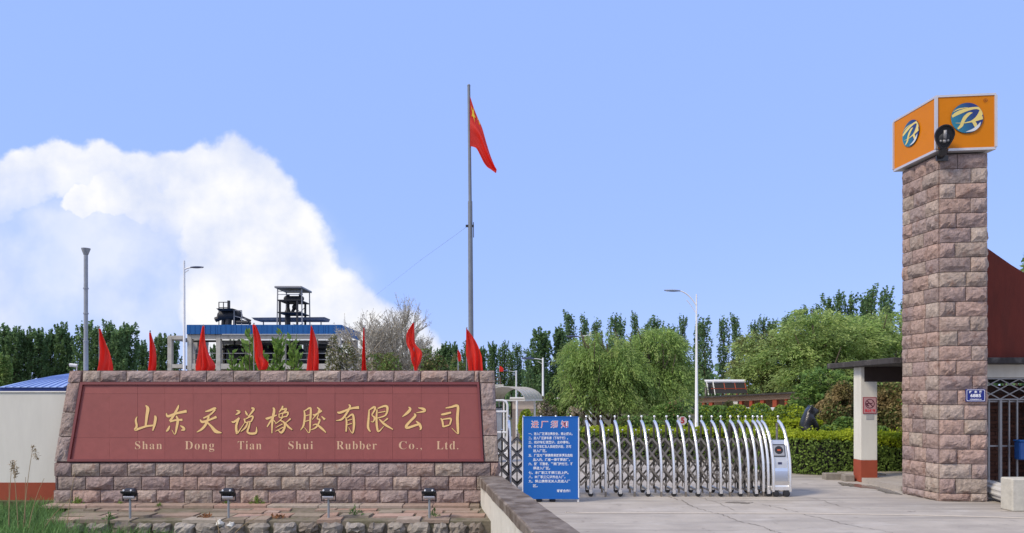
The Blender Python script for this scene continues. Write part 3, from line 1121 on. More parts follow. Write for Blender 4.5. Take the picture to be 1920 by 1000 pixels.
def boundary_wall():
    Y = 14.5
    t = thing('boundary_wall', 'plain cream boundary wall with brick-red painted base beside the sign', 'wall', (-12, Y, -.5))
    x1 = xat(150, 14.5)
    zt, zr = zat(737, Y), zat(905, Y)
    mb = MB()
    mb.box((-26, Y, zr), (x1, Y + .24, zt))
    mb.build('wall_body', m_cream, t)
    mb = MB()
    mb.box((-26, Y - .006, -.6), (x1, Y + .246, zr))
    mb.build('painted_base', m_redbase, t)
    mb = MB()
    mb.bbox((-26, Y - .02, zt), (x1, Y + .26, zt + .035), .01)
    mb.build('coping', m_offwhite, t)
    # shed with pale blue roof behind it
    s = thing('blue_roof_shed', 'shed with pale blue sheet roof and navy fascia behind the cream wall', 'shed', (-13, 16.5, 0))
    Y0, Y1 = 14.95, 18.2
    ze, zrr = zat(727, Y0), zat(700.5, 16.6)
    xa, xb = xat(-2, Y0), xat(122, Y0)
    mb = MB()
    mb.box((xa + .1, Y0 + .1, -.05), (xb - .1, Y1 - .1, zat(739, Y0)))
    mb.build('wall', m_cream, s)
    mb = MB()
    mb.box((xa, Y0, zat(740, Y0)), (xb, Y0 + .05, ze))
    mb.box((xb - .05, Y0 + .05, zat(740, Y0)), (xb, Y1, ze))
    mb.box((xa, Y0 + .05, zat(740, Y0)), (xa + .05, Y1, ze))
    mb.build('fascia', m_navy, s)
    # hipped roof in sheets with standing ribs
    ym = 16.6
    ra, rb = xa + 1.0, xb - .06
    def roof_pt(u, v):
        xe = xa + (xb - xa) * u
        xr_ = ra + (rb - ra) * u
        vv_ = v
        zz = ze + .004 + (zrr - ze) * math.sin(vv_ * math.pi / 2)
        return (xe + (xr_ - xe) * v, Y0 - .04 + (ym - Y0) * v, zz)
    n = 9
    for k in range(n):
        mb = MB()
        mb.grid(lambda u, v: roof_pt((k + u) / n, v), 2, 6)
        top = [roof_pt((k + 1) / n, v / 6) for v in range(7)]
        mb.tube([Vector(p) + Vector((0, 0, .008)) for p in top], .012, 5)
        mb.build('roof_sheet', m_blueroof, s)
    mb = MB()
    mb.add([(xa, Y0, ze + .004), (ra, ym, zrr), (xa, Y1, ze + .004)], [(0, 1, 2)])
    mb.add([(ra, ym, zrr - .002), (rb, ym, zrr - .002), (xb, Y1, ze + .004), (xa, Y1, ze + .004)], [(0, 1, 2, 3)])
    mb.add([(xb, Y0, ze), (rb, ym, zrr), (xb, Y1, ze)], [(0, 1, 2)])
    mb.build('roof_rear', m_blueroof, s)


# ------------------------------------------------------------------ stone pillar with light box
PA, PC, PB = Vector((xat(1760, 14.0), 14.0, 0)), Vector((xat(1853, 13.9), 13.9, 0)), Vector((7.88, 15.1, 0))
PD = PB + PC - PA
PTOP = 6.50


def pillar():
    t = thing('stone_pillar', 'tall square gate pillar of pink-brown rock-faced stone blocks', 'pillar', tuple((PA + PD) / 2))
    rr = random.Random(21)
    cen = (PA + PD) / 2
    mb = MB()
    def ins(p, k=.035):
        d = cen - p
        return p + d * (k / d.length) * 1.3
    q = [ins(PA), ins(PC), ins(PD), ins(PB)]
    mb.hexa([(p.x, p.y, -.1) for p in q] + [(p.x, p.y, PTOP) for p in q])
    mb.build('pillar_core', m_joint2, t)
    zs = [0.0, 0.15] + [0.15 + (PTOP - .15) * (k + 1) / 23 for k in range(23)]
    for c, (za, zb) in enumerate(zip(zs, zs[1:])):
        for P, Q, kindf in ((PA, PC, 'f'), (PB, PA, 'l'), (PC, PD, 'r')):
            d = Q - P
            n = Vector((d.y, -d.x, 0)).normalized()
            if kindf == 'f':
                e = rr.uniform(-.03, .03)
                cuts = [0, (.36 + e) if c % 2 else (.66 + e), 1]
                if rr.random() < .12:
                    cuts = [0, .5 + e * 2, 1]
            else:
                s = (.33, .70) if c % 2 else (.2, .62)
                cuts = [0] + [x + rr.uniform(-.05, .05) for x in s] + [1]
            m = .018 / d.length       # drafted strip at the arris
            cuts[0], cuts[-1] = m, 1 - m
            for a, b in zip(cuts, cuts[1:]):
                up = Vector((0, 0, 1))
                p0, p1 = P + d * a, P + d * b
                stone_mesh(p0 + up * za, p1 + up * za, p1 + up * zb, p0 + up * zb, n, rr, bulge=.060, joint=.006).build('stone', m_stone, t)
    return t


LOGO_D = None


def logo(mb_disc, ribs, org, ex, ez, n, rad):
    """round emblem: disc plus swooshes, in coordinates normalised to the disc"""
    pass


def light_box():
    ov = 0.13
    dx = (PC - PA).normalized()
    dy = (PB - PA).normalized()
    a = PA - dx * ov - dy * ov
    c = PC + dx * (ov * .38) - dy * ov
    b = PB - dx * ov + dy * .06
    d = b + c - a
    z0, z1 = zat(284, a.y), zat(179, a.y)
    t = thing('light_box_sign', 'orange box sign with round blue emblems on top of the stone pillar', 'sign', ((a.x + d.x) / 2, (a.y + d.y) / 2, z0))
    up = Vector((0, 0, 1))
    mb = MB()
    q = [a, c, d, b]
    cen = (a + d) / 2
    qi = [p + (cen - p) * .02 for p in q]
    mb.hexa([p + up * (z0 + .04) for p in qi] + [p + up * (z1 - .04) for p in qi])
    mb.build('box_body', m_orange, t)
    mb = MB()
    for zA, zB in ((z0, z0 + .045), (z1 - .04, z1)):
        mb.hexa([p + up * zA for p in q] + [p + up * zB for p in q])
    for p in q:
        mb.bar(p + (cen - p).normalized() * .012 + up * (z0 + .045), p + (cen - p).normalized() * .012 + up * (z1 - .04), .045, .045, up=(1, 0, 0))
    mb.build('trim', m_trim, t)
    m_disc = M('emblem_blue', (0.02, 0.10, 0.30), 0.5, var=0.0)
    nt = m_disc.node_tree
    tcn = nt.nodes.new('ShaderNodeTexCoord')
    spx = nt.nodes.new('ShaderNodeSeparateXYZ')
    nt.links.new(tcn.outputs['Generated'], spx.inputs[0])
    mm = nt.nodes.new('ShaderNodeMath')
    mm.operation = 'SUBTRACT'
    nt.links.new(spx.outputs[0], mm.inputs[0])
    m3 = nt.nodes.new('ShaderNodeMath')
    m3.operation = 'MULTIPLY'
    m3.inputs[1].default_value = 0.4
    nt.links.new(spx.outputs[2], m3.inputs[0])
    m4 = nt.nodes.new('ShaderNodeMath')
    m4.operation = 'ADD'
    nt.links.new(spx.outputs[0], m4.inputs[0])
    nt.links.new(m3.outputs[0], m4.inputs[1])
    rp = nt.nodes.new('ShaderNodeValToRGB')
    rp.color_ramp.elements[0].position = 0.15
    rp.color_ramp.elements[0].color = (0.012, 0.20, 0.30, 1)
    rp.color_ramp.elements[1].position = 0.95
    rp.color_ramp.elements[1].color = (0.008, 0.03, 0.17, 1)
    nt.links.new(m4.outputs[0], rp.inputs[0])
    nt.links.new(rp.outputs[0], nt.nodes['Principled BSDF'].inputs['Base Color'])
    m_sw = M('emblem_yellow', (0.72, 0.58, 0.18), 0.5, var=0.05)
    m_sil = M('emblem_silver', (0.62, 0.66, 0.70), 0.5, var=0.05)
    S = [  # stroke points in a 200 px radius disc centred on (1105, 425)
        ([(912, 402, 30), (990, 355, 50), (1110, 312, 40), (1220, 298, 30), (1280, 318, 52), (1282, 352, 58), (1245, 420, 56), (1190, 465, 40), (1120, 486, 8)], 0),
        ([(928, 338, 5), (1000, 302, 15), (1110, 287, 5)], 0),
        ([(1172, 360, 4), (1130, 370, 34), (1080, 415, 46), (1050, 470, 42), (1030, 525, 40), (985, 570, 22)], 0),
        ([(958, 490, 5), (1070, 492, 12), (1190, 468, 26), (1302, 428, 46)], 0),
        ([(1182, 478, 40), (1205, 520, 44), (1212, 552, 30)], 0),
        ([(1090, 612, 5), (1180, 590, 34), (1240, 545, 34), (1272, 492, 8)], 1),
    ]
    for P, Q, cx, cz, rad in ((a, c, .515, .572, .280), (b, a, .44, .565, .250)):
        e = Q - P
        w = e.length
        ex = e.normalized()
        n = Vector((ex.y, -ex.x, 0)).normalized()
        H = z1 - z0
        o = P + ex * (cx * w) + up * (z0 + cz * H)
        rx_ = rad if P == a else rad * 1.02
        off = -.018 * 0 + .004
        mb = MB()
        ring = [o + ex * math.cos(k / 40 * 2 * math.pi) * rx_ + up * math.sin(k / 40 * 2 * math.pi) * rad + n * off for k in range(40)]
        mb.prism(ring, n * .006)
        disc = mb.build('emblem', m_disc, t)
        mbs = [MB(), MB()]
        for k, (s, mi) in enumerate(S):
            ribbon(mbs[mi], s, lambda x, y, l: o + (lambda a_, b_, k_: ex * (a_ * k_ * rx_) + up * (b_ * k_ * rad))((x - 1105) / 203, (425 - y) / 203, min(1.0, .985 / max(.001, math.hypot((x - 1105) / 203, (425 - y) / 203)))) + n * (off + .006 + l), lift=.002 + k * .0008)
        mbs[0].build('emblem_swoosh', m_sw, disc)
        mbs[1].build('emblem_silver_swoosh', m_sil, disc)  # whitish swoosh printed along the bottom of the emblem
        if P == a:
            mb = MB()
            rc = P + ex * (w * .82) + up * (z0 + H * .872) + n * .004
            ring = lambda r: [rc + ex * math.cos(k / 20 * 6.2832) * r + up * math.sin(k / 20 * 6.2832) * r for k in range(20)]
            r1, r2 = ring(.034), ring(.027)
            mb.add(r1 + r2, [(i, (i + 1) % 20, 20 + (i + 1) % 20, 20 + i) for i in range(20)])
            put_text(mb, 'R', rc, ex, up, .045)
            mb.build('registered_mark', m_maroon, t)
    # flood lamp on the corner
    fl = thing('flood_lamp', 'black oval lamp head tilted outward on the pillar corner under the orange box', 'lamp', tuple(PA + up * 6.3))
    c0 = PA + Vector((-.06, -.30, 0))
    zc = zat(254, c0.y)
    q = Vector((-.25, -.93, -.28)).normalized()        # glass faces the viewer and slightly down
    ct = Vector((c0.x, c0.y, zc)) 
    rgt = q.cross(up).normalized() * -1
    upv = rgt.cross(q).normalized()
    if upv.z < 0:
        upv = -upv
    def oval(s, off, nn=24):
        pts = []
        for k in range(nn):
            an = 2 * math.pi * k / nn
            x, y = math.cos(an), math.sin(an)
            wv = 1.0 if y > 0 else 1.0 - .38 * (-y) ** 1.3
            yy_ = y * (.215 if y > 0 else .30)
            pts.append(ct + rgt * (x * .172 * wv * s) + upv * yy_ * .90 * s + q * off)
        return pts
    mb = MB()
    rings = [oval(.55, -.10), oval(.95, -.06), oval(1.0, 0), oval(.97, .02), oval(.86, .02), oval(.80, -.01)]
    nn = 24
    for r_ in rings:
        mb.v.extend([tuple(p) for p in r_])
    for k in range(len(rings) - 1):
        for i in range(nn):
            i2 = (i + 1) % nn
            mb.f.append((k * nn + i, k * nn + i2, (k + 1) * nn + i2, (k + 1) * nn + i))
            mb.mi.append(0)
    mb.f.append(tuple(range(nn)))
    mb.f.append(tuple((len(rings) - 1) * nn + i for i in range(nn)))
    mb.mi += [0, 0]
    mb.build('lamp_housing', m_blackm, fl, smooth='auto')
    mb = MB()
    mb.lathe(ct + upv * -.06 - q * .005, [(.10, 0), (.085, .012), (.03, .02)], 14, q)
    mb.build('reflector', m_iron, fl, smooth='auto')
    mb = MB()
    mb.tube([ct + upv * .09 + q * .015, ct - upv * .06 + q * .02], .028, 10)
    mb.ball(ct - upv * .10 + q * .012, .034, 8)
    for s in (-1, 1):
        mb.ball(ct - upv * .095 + rgt * s * .06 + q * .008, .022, 8)
    mb.build('bulb', m_ironlite, fl, smooth=True)
    mb = MB()
    mb.tube([ct - upv * .24 - q * .02, ct - upv * .30 - q * .03, Vector((PA.x + .01, PA.y + .01, zc - .33))], [.09, .075, .05], 10)
    mb.box((PA.x - .09, PA.y - .09, zc - .40), (PA.x + .13, PA.y - .062, zc - .30))
    mb.build('bracket', m_blackm, fl)


def number_plate():
    d = (PC - PA).normalized()
    n = Vector((d.y, -d.x, 0)).normalized()
    Y = 13.93
    c = PA + d * ((xat(1826.5, Y) - PA.x) / d.x)
    c.z = zat(741.5, Y)
    c += n * .055
    up = Vector((0, 0, 1))
    w, h = .17, .118
    t = thing('house_number_plate', 'small navy enamel street number plate reading 6885 on the stone pillar', 'number plate', tuple(c))
    def rect(w, h, off, r=.02):
        pts = []
        for sx, sy, a0 in ((1, 1, 0), (-1, 1, 90), (-1, -1, 180), (1, -1, 270)):
            for k in range(4):
                a = R(a0 + 30 * k)
                pts.append(c + d * (sx * (w - r) + r * math.cos(a)) + up * (sy * (h - r) + r * math.sin(a)) + n * off)
        return pts
    mb = MB()
    mb.prism(rect(w, h, -.03), n * .03)
    mb.build('plate', m_plate, t)
    mb = MB()
    a, b = rect(w * .93, h * .90, .002), rect(w * .89, h * .84, .002)
    k = len(a)
    mb.add(a + b, [(i, (i + 1) % k, k + (i + 1) % k, k + i) for i in range(k)])
    mb.build('border', m_print, t)
    mb = MB()
    for s, x in (('红', -.088), ('丰', 0), ('路', .088)):
        put_text(mb, s, c + d * x + up * .058 + n * .002, d, up, .05, .002)
    put_text(mb, '6885', c + up * -.008 + n * .002, d, up, .082, .002, width=.185)
    put_text(mb, 'HONGFENG LU', c + up * -.076 + n * .002, d, up, .024, .001, width=.20)
    mb.build('lettering', m_print, t)


# ------------------------------------------------------------------ gatehouse
def gatehouse():
    t = thing('gatehouse', 'cream gatehouse with dark flat roof, maroon curved parapet and barred door', 'building', (10, 17, 0))
    # roof slab
    mb = MB()
    mb.bbox((7.76, 15.2, 2.63), (16, 18.4, 2.755), .012)
    mb.build('roof_slab', m_slab, t)
    # porch column: cream shaft on painted base
    cx0, cx1, cy0, cy1 = 7.94, 8.32, 17.0, 17.36
    col = thing_part('column', t)
    mb = MB()
    mb.bbox((cx0, cy0, .50), (cx1, cy1, 2.63), .012)
    mb.build('shaft', m_cream, col)
    mb = MB()
    mb.bbox((cx0 - .004, cy0 - .004, 0), (cx1 + .004, cy1 + .004, .50), .01)
    mb.build('painted_base', m_redbase, col)
    # dark beam
    mb = MB()
    mb.bbox((8.02, 16.99, 2.29), (13, 17.37, 2.63 - .002), .01)
    mb.build('beam', m_beam, t)
    # thin grey patch on the column below the sign
    mb = MB()
    mb.bbox((8.06, 16.992, 1.43), (8.24, 17.0, 1.68), .003)
    mb.build('column_patch', M('grey_patch', (0.42, 0.42, 0.42), .9, var=.15), t)
    # building body right of the pillar
    Yw = 15.6
    x0 = 9.62
    mb = MB()
    mb.box((x0, Yw, zat(708, Yw)), (16, Yw + .24, 2.63 - .004))
    mb.box((11.3, Yw, 0), (16, Yw + .24, zat(708, Yw)))
    mb.box((x0, Yw + .24, 0), (x0 + .22, 18.3, 2.63 - .004))
    mb.build('wall', m_cream, t)
    # curved maroon parapet on the roof
    mb = MB()
    pts = [(x0 - .75, 2.76), (16, 2.76)]
    for k in range(21):
        s = 1 - k / 20
        x = x0 - .75 + (16 - x0 + .75) * s
        px = 960 + x / Yw * F
        u = (px - 1853) / 67
        py = 474 + 38 * max(0, u + .6) ** .8 + 24 * max(0, u) ** 1.1 if u > -.6 else 470
        py = 475 + 50 * u - 6 * u * u + 9 * (u * u if u < 0 else 0)
        py = min(py, 640)
        pts.append((x, zat(py, Yw - .2)))
    mb.prism([(x, Yw - .2, z) for x, z in pts], (0, .28, 0))
    mb.build('parapet', m_maroon, t)
    # transom lattice: crossing flat bars
    za, zb = zat(750, Yw), zat(709, Yw)
    mb = MB()
    for z in (za + .01, zb - .012):
        mb.box((x0 + .02, Yw + .02, z - .014), (11.3, Yw + .05, z + .014))
    mb.build('transom_rail', m_ironlite, t)
    pitch = .40
    zm = (za + zb) / 2
    proto = None
    x = x0 - .2
    while x < 11.1:
        for dd in (1, -1):
            for lo, hi in ((za + .02, zm), (zm, zb - .02)):
                m2 = MB()
                yo = Yw + (.028 if dd > 0 else .042)
                xa_, xb_ = (x, x + pitch) if dd > 0 else (x + pitch, x)
                if min(xa_, xb_) < x0:
                    continue
                m2.bar((xa_, yo, lo), (xb_, yo, hi), .022, .010, up=(0, 1, 0))
                m2.build('lattice_bar', m_ironlite, t)
        x += pitch / 1
    # grille door
    for px, w in ((1856, .03), (1878, .05), (1894, .026), (1909, .03), (1926, .026), (1942, .026)):
        mb = MB()
        X = xat(px, Yw)
        mb.box((X - w / 2, Yw + .02, .05), (X + w / 2, Yw + .02 + w, za - .008))
        mb.build('grille_bar', m_ironlite, t)
    for py in (753, 837, 932):
        mb = MB()
        z = zat(py, Yw)
        mb.box((x0 + .22, Yw + .075, z - .016), (11.2, Yw + .10, z + .016))
        mb.build('grille_rail', m_ironlite, t)
    # brick wall inside, brick by brick
    mb = MB()
    mb.box((x0 + .22, 16.6, 0), (11.6, 16.8, 2.2))
    iw = mb.build('inner_wall', m_joint, t)
    bm_ = None
    z = .02
    r = 0
    while z < 1.95:
        x = x0 + .24 - (.12 if r % 2 else 0)
        while x < 11.3:
            if bm_ is None:
                mb = MB()
                mb.bbox((0, 0, 0), (.235, .04, .072), .004)
                me = mb.build('brick', m_brick, iw)
                bm_ = me.data
                for v in bm_.vertices:
                    v.co += ORG[iw.name]
                bpy.data.objects.remove(me)
            o = link('brick', bm_, iw)
            o.location = Vector((x, 16.568 + random.uniform(-.004, .004), z)) - ORG[iw.name]
            x += .247
        z += .083
        r += 1
    mb = MB()
    mb.box((x0 + .22, Yw + .3, 2.25), (11.6, 16.55, 2.3))
    mb.box((11.6, Yw + .3, 0), (11.7, 16.8, 2.3))
    mb.build('ceiling', m_dark, t)
    # porch floor with kerb
    p = MB()
    ring = [(7.96, 17.0), (8.02, 15.4), (9.62, 15.2), (16, 15.3), (16, 20), (8.06, 20), (7.96, 17.6)]
    zt = .105
    p.prism([(x, y, -.02) for x, y in ring], (0, 0, zt + .02))
    kind(p.build('porch_floor', m_concrete), 'structure')

    # no smoking sign
    s = thing('no_smoking_sign', 'small pink and red no-smoking sign fixed to the cream porch column', 'sign', (8.13, 16.99, 1.9))
    Y = 16.994
    xa_, xb_, zA, zB = xat(1618, Y), xat(1643, Y), zat(776, Y), zat(745, Y)
    m_pink = M('faded_sign_face', (0.52, 0.30, 0.31), .5, var=.1)
    m_dkred = M('dark_red_print', (0.30, 0.012, 0.03), .6, var=.1)
    m_dkp = M('purple_black_print', (0.10, 0.012, 0.03), .6, var=.1)
    mb = MB()
    mb.box((xa_, Y - .010, zA), (xb_, Y + .002, zB))
    mb.build('plate', m_dkred, s)
    mb = MB()
    mb.box((xa_ + .014, Y - .013, zA + .014), (xb_ - .014, Y - .009, zB - .014))
    mb.build('face', m_pink, s)
    mb = MB()
    cx, cz, r = (xa_ + xb_) / 2, zB - .148, .108
    n = 28
    o_, i_ = [(cx + r * math.cos(k / n * 6.2832), Y - .015, cz + r * math.sin(k / n * 6.2832)) for k in range(n)], [(cx + r * .84 * math.cos(k / n * 6.2832), Y - .015, cz + r * .84 * math.sin(k / n * 6.2832)) for k in range(n)]
    mb.add(o_ + i_, [(k, (k + 1) % n, n + (k + 1) % n, n + k) for k in range(n)])
    mb.bar((cx - .07, Y - .0165, cz + .07), (cx + .072, Y - .0165, cz - .072), .022, .002, up=(0, 1, 0))
    mb.build('prohibition_ring', m_dkp, s)
    mb = MB()
    mb.bar((cx - .07, Y - .0155, cz + .005), (cx + .055, Y - .0155, cz + .005), .02, .001, up=(0, 1, 0))
    ribbon(mb, [(.055, .02, .006), (.07, .05, .012), (.05, .075, .005)], lambda x, y, l: Vector((cx + x, Y - .0158, cz + y)), wmin=.004)
    ribbon(mb, [(-.075, .012, .03), (-.06, -.03, .035), (-.02, -.055, .02)], lambda x, y, l: Vector((cx + x, Y - .0156, cz + y)), wmin=.004)
    mb.build('cigarette', m_dkp, s)
    mb = MB()
    put_text(mb, '禁止吸烟', (cx, Y - .0145, zA + .062), (1, 0, 0), (0, 0, 1), .07, .004, width=.235)
    mb.build('lettering', m_redprint, s)

    # odds and ends at the pillar foot
    mb = MB()
    Yb = 12.75
    mb.bbox((xat(1898, Yb), Yb, -.005), (xat(1898, Yb) + 1.15, Yb + .32, zat(898, Yb)), .02)
    o = mb.build('concrete_block', M('dirty_cream_paint', (.56, .54, .47), .9, var=.25, scale=4, patch=((.25, .22, .18), 3.0, .55, .8)))
    tag(o, 'chipped cream-painted concrete block at the right edge beyond the pillar', 'block')
    # ribbed white drum lying beside pillar
    a, b = at(1850, 919, 14.4), at(1902, 938, 13.5)
    a.z, b.z = .20, .16
    ax = (b - a)
    mb = MB()
    q = Vector((0, 0, 1)).rotation_difference(ax.normalized())
    n = 40
    prof = [(0, .4), (0, 1), (ax.length, 1), (ax.length, .55), (ax.length - .05, .5)]
    vs = []
    for h, s_ in prof:
        for k in range(n):
            rr_ = .165 * s_ * (1.0 if k % 4 < 2 else .90)
            vs.append(a + q @ Vector((rr_ * math.cos(k / n * 6.2832), rr_ * math.sin(k / n * 6.2832), h)))
    mb.add(vs, [(j * n + k, j * n + (k + 1) % n, (j + 1) * n + (k + 1) % n, (j + 1) * n + k) for j in range(len(prof) - 1) for k in range(n)])
    mb.f += [tuple(range(n)), tuple((len(prof) - 1) * n + k for k in range(n))]
    mb.mi += [0, 0]
    o = mb.build('fluted_column_drum', M('dull_white_stone', (.55, .55, .54), .85, var=.2, scale=4))
    tag(o, 'white fluted column drum lying on the ground behind the pillar foot', 'column drum')
    # blue box on the grille
    bt = thing('mail_box', 'blue metal box hanging on the barred door at the right edge', 'box', (xat(1921, 15.5), 15.5, 1.0))
    mb = MB()
    mb.bbox((xat(1907, 15.5), 15.42, zat(862, 15.5)), (xat(1940, 15.5), 15.60, zat(828, 15.5)), .02)
    mb.build('box', M('blue_box_paint', (0.015, 0.10, 0.36), .45, var=.2), bt)
    mb = MB()
    mb.bbox((xat(1906, 15.5), 15.40, zat(828, 15.5)), (xat(1941, 15.5), 15.62, zat(825, 15.5)), .01)
    mb.build('lid', M('blue_lid_paint', (0.02, 0.14, 0.45), .45, var=.1), bt)


def thing_part(name, parent):
    o = bpy.data.objects.new(name, None)
    COL.objects.link(o)
    o.parent = parent
    o.empty_display_size = .1
    ORG[o.name] = ORG[parent.name]
    return o


ground_sheet()
driveway()
terrace()
SIGN = sign_wall()
parapet()
boundary_wall()
pillar()
light_box()
number_plate()
gatehouse()
# ------------------------------------------------------------------ retractable gate
def gate():
    t = thing('retractable_gate', 'polished steel concertina gate with arched frames and ball finials, drawn across the driveway', 'gate', (xat(1200, 15), 15, 0))
    GY0, GY1 = 14.62, 15.22
    tops = [925, 954, 982, 1014, 1042, 1070, 1098.7, 1125.7, 1152, 1178, 1202, 1226, 1248.6, 1270, 1292, 1314, 1333, 1350, 1368, 1383, 1396.5, 1410, 1418.6, 1427]
    X = [xat(p, GY1) for p in tops]
    prof = [(0, 14.62, .10), (0, 14.62, .40), (-.002, 14.65, .72), (-.008, 14.74, 1.02), (-.016, 14.88, 1.26), (-.026, 15.04, 1.40), (-.032, 15.17, 1.455)]

    def arch_parts(wheels, parent):
        o = ORG[parent.name]
        def T(x, y, z):
            return (o.x + x, y, z)
        mb = MB()
        # smooth the bow
        P = [np.array(p) for p in prof]
        pts = []
        for i in range(len(P) - 1):
            p0, p1, p2, p3 = P[max(i - 1, 0)], P[i], P[i + 1], P[min(i + 2, len(P) - 1)]
            for k in range(4):
                u = k / 4
                pts.append(.5 * ((2 * p1) + (-p0 + p2) * u + (2 * p0 - 5 * p1 + 4 * p2 - p3) * u * u + (-p0 + 3 * p1 - 3 * p2 + p3) * u ** 3))
        pts.append(P[-1])
        mb.tube([T(.032 + a, b, c) for a, b, c in pts], .030, 10)
        mb.ball(T(.0, 15.17, 1.455), .030, 10)
        fr = mb.build('arch_frame', m_steel, parent, smooth='auto')
        mb = MB()
        mb.tube([T(0, GY1, 1.42), T(0, GY1, .08)], .022, 8)
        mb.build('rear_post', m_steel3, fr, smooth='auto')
        mb = MB()
        mb.tube([T(0, 15.17, 1.46), T(0, 15.17, 1.53)], .009, 6)
        mb.ball(T(0, 15.17, 1.552), .026, 10)
        mb.build('finial', m_steel, fr, smooth='auto')
        mb = MB()
        mb.box(T(.012, 14.60, .10) , T(.052, 15.24, .13))
        mb.build('foot_rail', m_steel2, fr)
        for y in (14.62, GY1):
            if wheels:
                mb = MB()
                mb.lathe(T(.032, y + .02, .05), [(.035, 0), (.050, .006), (.050, .038), (.035, .044)], 14, (0, -1, 0))
                mb.build('wheel', m_black, fr, smooth='auto')
                mb = MB()
                mb.box(T(.004, y - .035, .06), T(.062, y + .035, .135))
                mb.build('wheel_fork', m_steel, fr)
            else:
                mb = MB()
                mb.tube([T(.032, y, 0), T(.032, y, .11)], .022, 8)
                mb.build('foot', m_steel2, fr)
        return fr
    protos = {}
    o = ORG[t.name]
    for k, x in enumerate(X):
        wh = k % 2 == 0
        if wh not in protos:
            holder = thing('holder', 'x', 'x', (0, 0, 0))
            fr = arch_parts(wh, holder)
            fr.parent = None
            bpy.data.objects.remove(holder)
            protos[wh] = fr
        c = dup(protos[wh], t)
        c.location = Vector((x - o.x, -o.y, -o.z))
    for fr in protos.values():
        for ch in list(fr.children):
            bpy.data.objects.remove(ch)
        bpy.data.objects.remove(fr)
    # intermediate posts with small finials, and the lazy-tong bars
    mb = MB()
    mb.tube([(0, 0, .10), (0, 0, 1.20)], .012, 6)
    mb.tube([(0, 0, 1.20), (0, 0, 1.26)], .007, 6)
    mb.cur = 1
    mb.ball((0, 0, 1.278), .019, 8)
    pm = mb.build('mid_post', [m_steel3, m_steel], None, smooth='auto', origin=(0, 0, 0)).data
    bpy.data.objects.remove(bpy.data.objects['mid_post'])
    lev = [.20, .51, .82, 1.13]
    FY, BY = 14.80, 15.16
    mids = [X[0] - .14] + [(X[k] + X[k + 1]) / 2 + .015 for k in range(len(X) - 1)]
    for k, xm in enumerate(mids):
        c = link('mid_post', pm, t)
        c.location = Vector((xm, BY, 0)) - o
        if k == 0:
            continue
        x0, x1 = mids[k - 1], xm
        for y in (FY, BY):
            for i in range(3):
                for s in (0, 1):
                    za, zb = (lev[i], lev[i + 1]) if s else (lev[i + 1], lev[i])
                    yo = y + (.012 if s else -.012)
                    m2 = MB()
                    m2.bar((x0, yo, za), (x1, yo, zb), .010, .036, up=(0, 0, 1))
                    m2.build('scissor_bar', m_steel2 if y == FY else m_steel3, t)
    # drive head
    hx0, hx1 = xat(1443, 14.7), xat(1478, 14.7)
    hd = thing_part('drive_head', t)
    def head_y(z):
        zz = [p[2] for p in prof]
        yy_ = [p[1] for p in prof]
        return float(np.interp(z, zz, yy_))
    zs = [.16, .3, .5, .7, .85, 1.0, 1.10]
    mb = MB()
    ring = [(hx0 + .015, head_y(z) - .005, z) for z in zs] + [(hx0 + .015, 15.24, 1.10), (hx0 + .015, 15.24, .16)]
    mb.prism(ring, (hx1 - hx0 - .03, 0, 0))
    mb.build('head_casing', M('mirror_steel', (.82, .82, .82), .08, metal=1.0, var=.04), hd)
    # white upper cover, dial window, badge
    def slab(xa, xb, za, zb, off, th, name, mat, par=hd):
        n = 5
        mb = MB()
        zz = [za + (zb - za) * i / n for i in range(n + 1)]
        vs = []
        for z in zz:
            y = head_y(z) - .005 - off
            vs += [(xa, y - th, z), (xb, y - th, z), (xb, y, z), (xa, y, z)]
        fs = [(4 * i + a, 4 * i + b, 4 * i + 4 + b, 4 * i + 4 + a) for i in range(n) for a, b in ((0, 1), (1, 2), (2, 3), (3, 0))] + [(0, 3, 2, 1), (4 * n, 4 * n + 1, 4 * n + 2, 4 * n + 3)]
        mb.add(vs, fs)
        return mb.build(name, mat, par)
    w = hx1 - hx0
    slab(hx0 + .03, hx1 - .05, .56, 1.095, .001, .006, 'cover', M('pale_steel_cover', (.62, .63, .65), .3, metal=.6, var=.05))
    slab(hx0 + .05, hx1 - .07, .78, 1.02, .008, .012, 'dial_frame', m_iron)
    slab(hx0 + .068, hx1 - .088, .80, 1.00, .0205, .004, 'dial_face', M('grey_dial', (.40, .40, .41), .35, metal=.5, var=.1))
    zc, xc = .905, (hx0 + hx1) / 2 - .01
    yc = head_y(zc) - .036
    mb = MB()
    mb.lathe((xc, yc + .012, zc), [(.082, 0), (.082, .010), (.07, .014)], 24, (0, -1, .22))
    mb.build('dial', m_iron, hd)
    mb = MB()
    mb.box((xc - .035, yc - .011, zc - .012), (xc + .03, yc + .005, zc + .02))
    mb.build('red_light', M('red_lamp', (.65, .12, .05), .4, var=.1), hd)
    slab(hx0 + .14, hx1 - .15, .63, .675, .008, .004, 'badge', M('navy_badge', (.03, .035, .10), .4, var=.1))
    # side arches and base bumper of the head
    for x in (hx0 + .01, hx1 - .03):
        mb = MB()
        top = prof if x > hx0 + .1 else prof[:5]
        mb.tube([(x + .03 + a, b - .02, c) for a, b, c in top], .034, 10)
        mb.build('arch_frame', m_steel, hd, smooth='auto')
    xt = hx1 - .03
    mb = MB()
    mb.tube([(xt - .005, 15.17, 1.46), (xt - .005, 15.17, 1.53)], .009, 6)
    mb.ball((xt - .005, 15.17, 1.552), .026, 10)
    mb.build('finial', m_steel, hd, smooth='auto')
    mb = MB()
    mb.tube([(xt - .01, GY1, 1.42), (xt - .01, GY1, 1.0)], .024, 8)
    mb.build('rear_post', m_steel2, hd)
    mb = MB()
    mb.bbox((hx0 - .01, 14.585, .10), (hx1 + .03, 15.28, .225), .03)
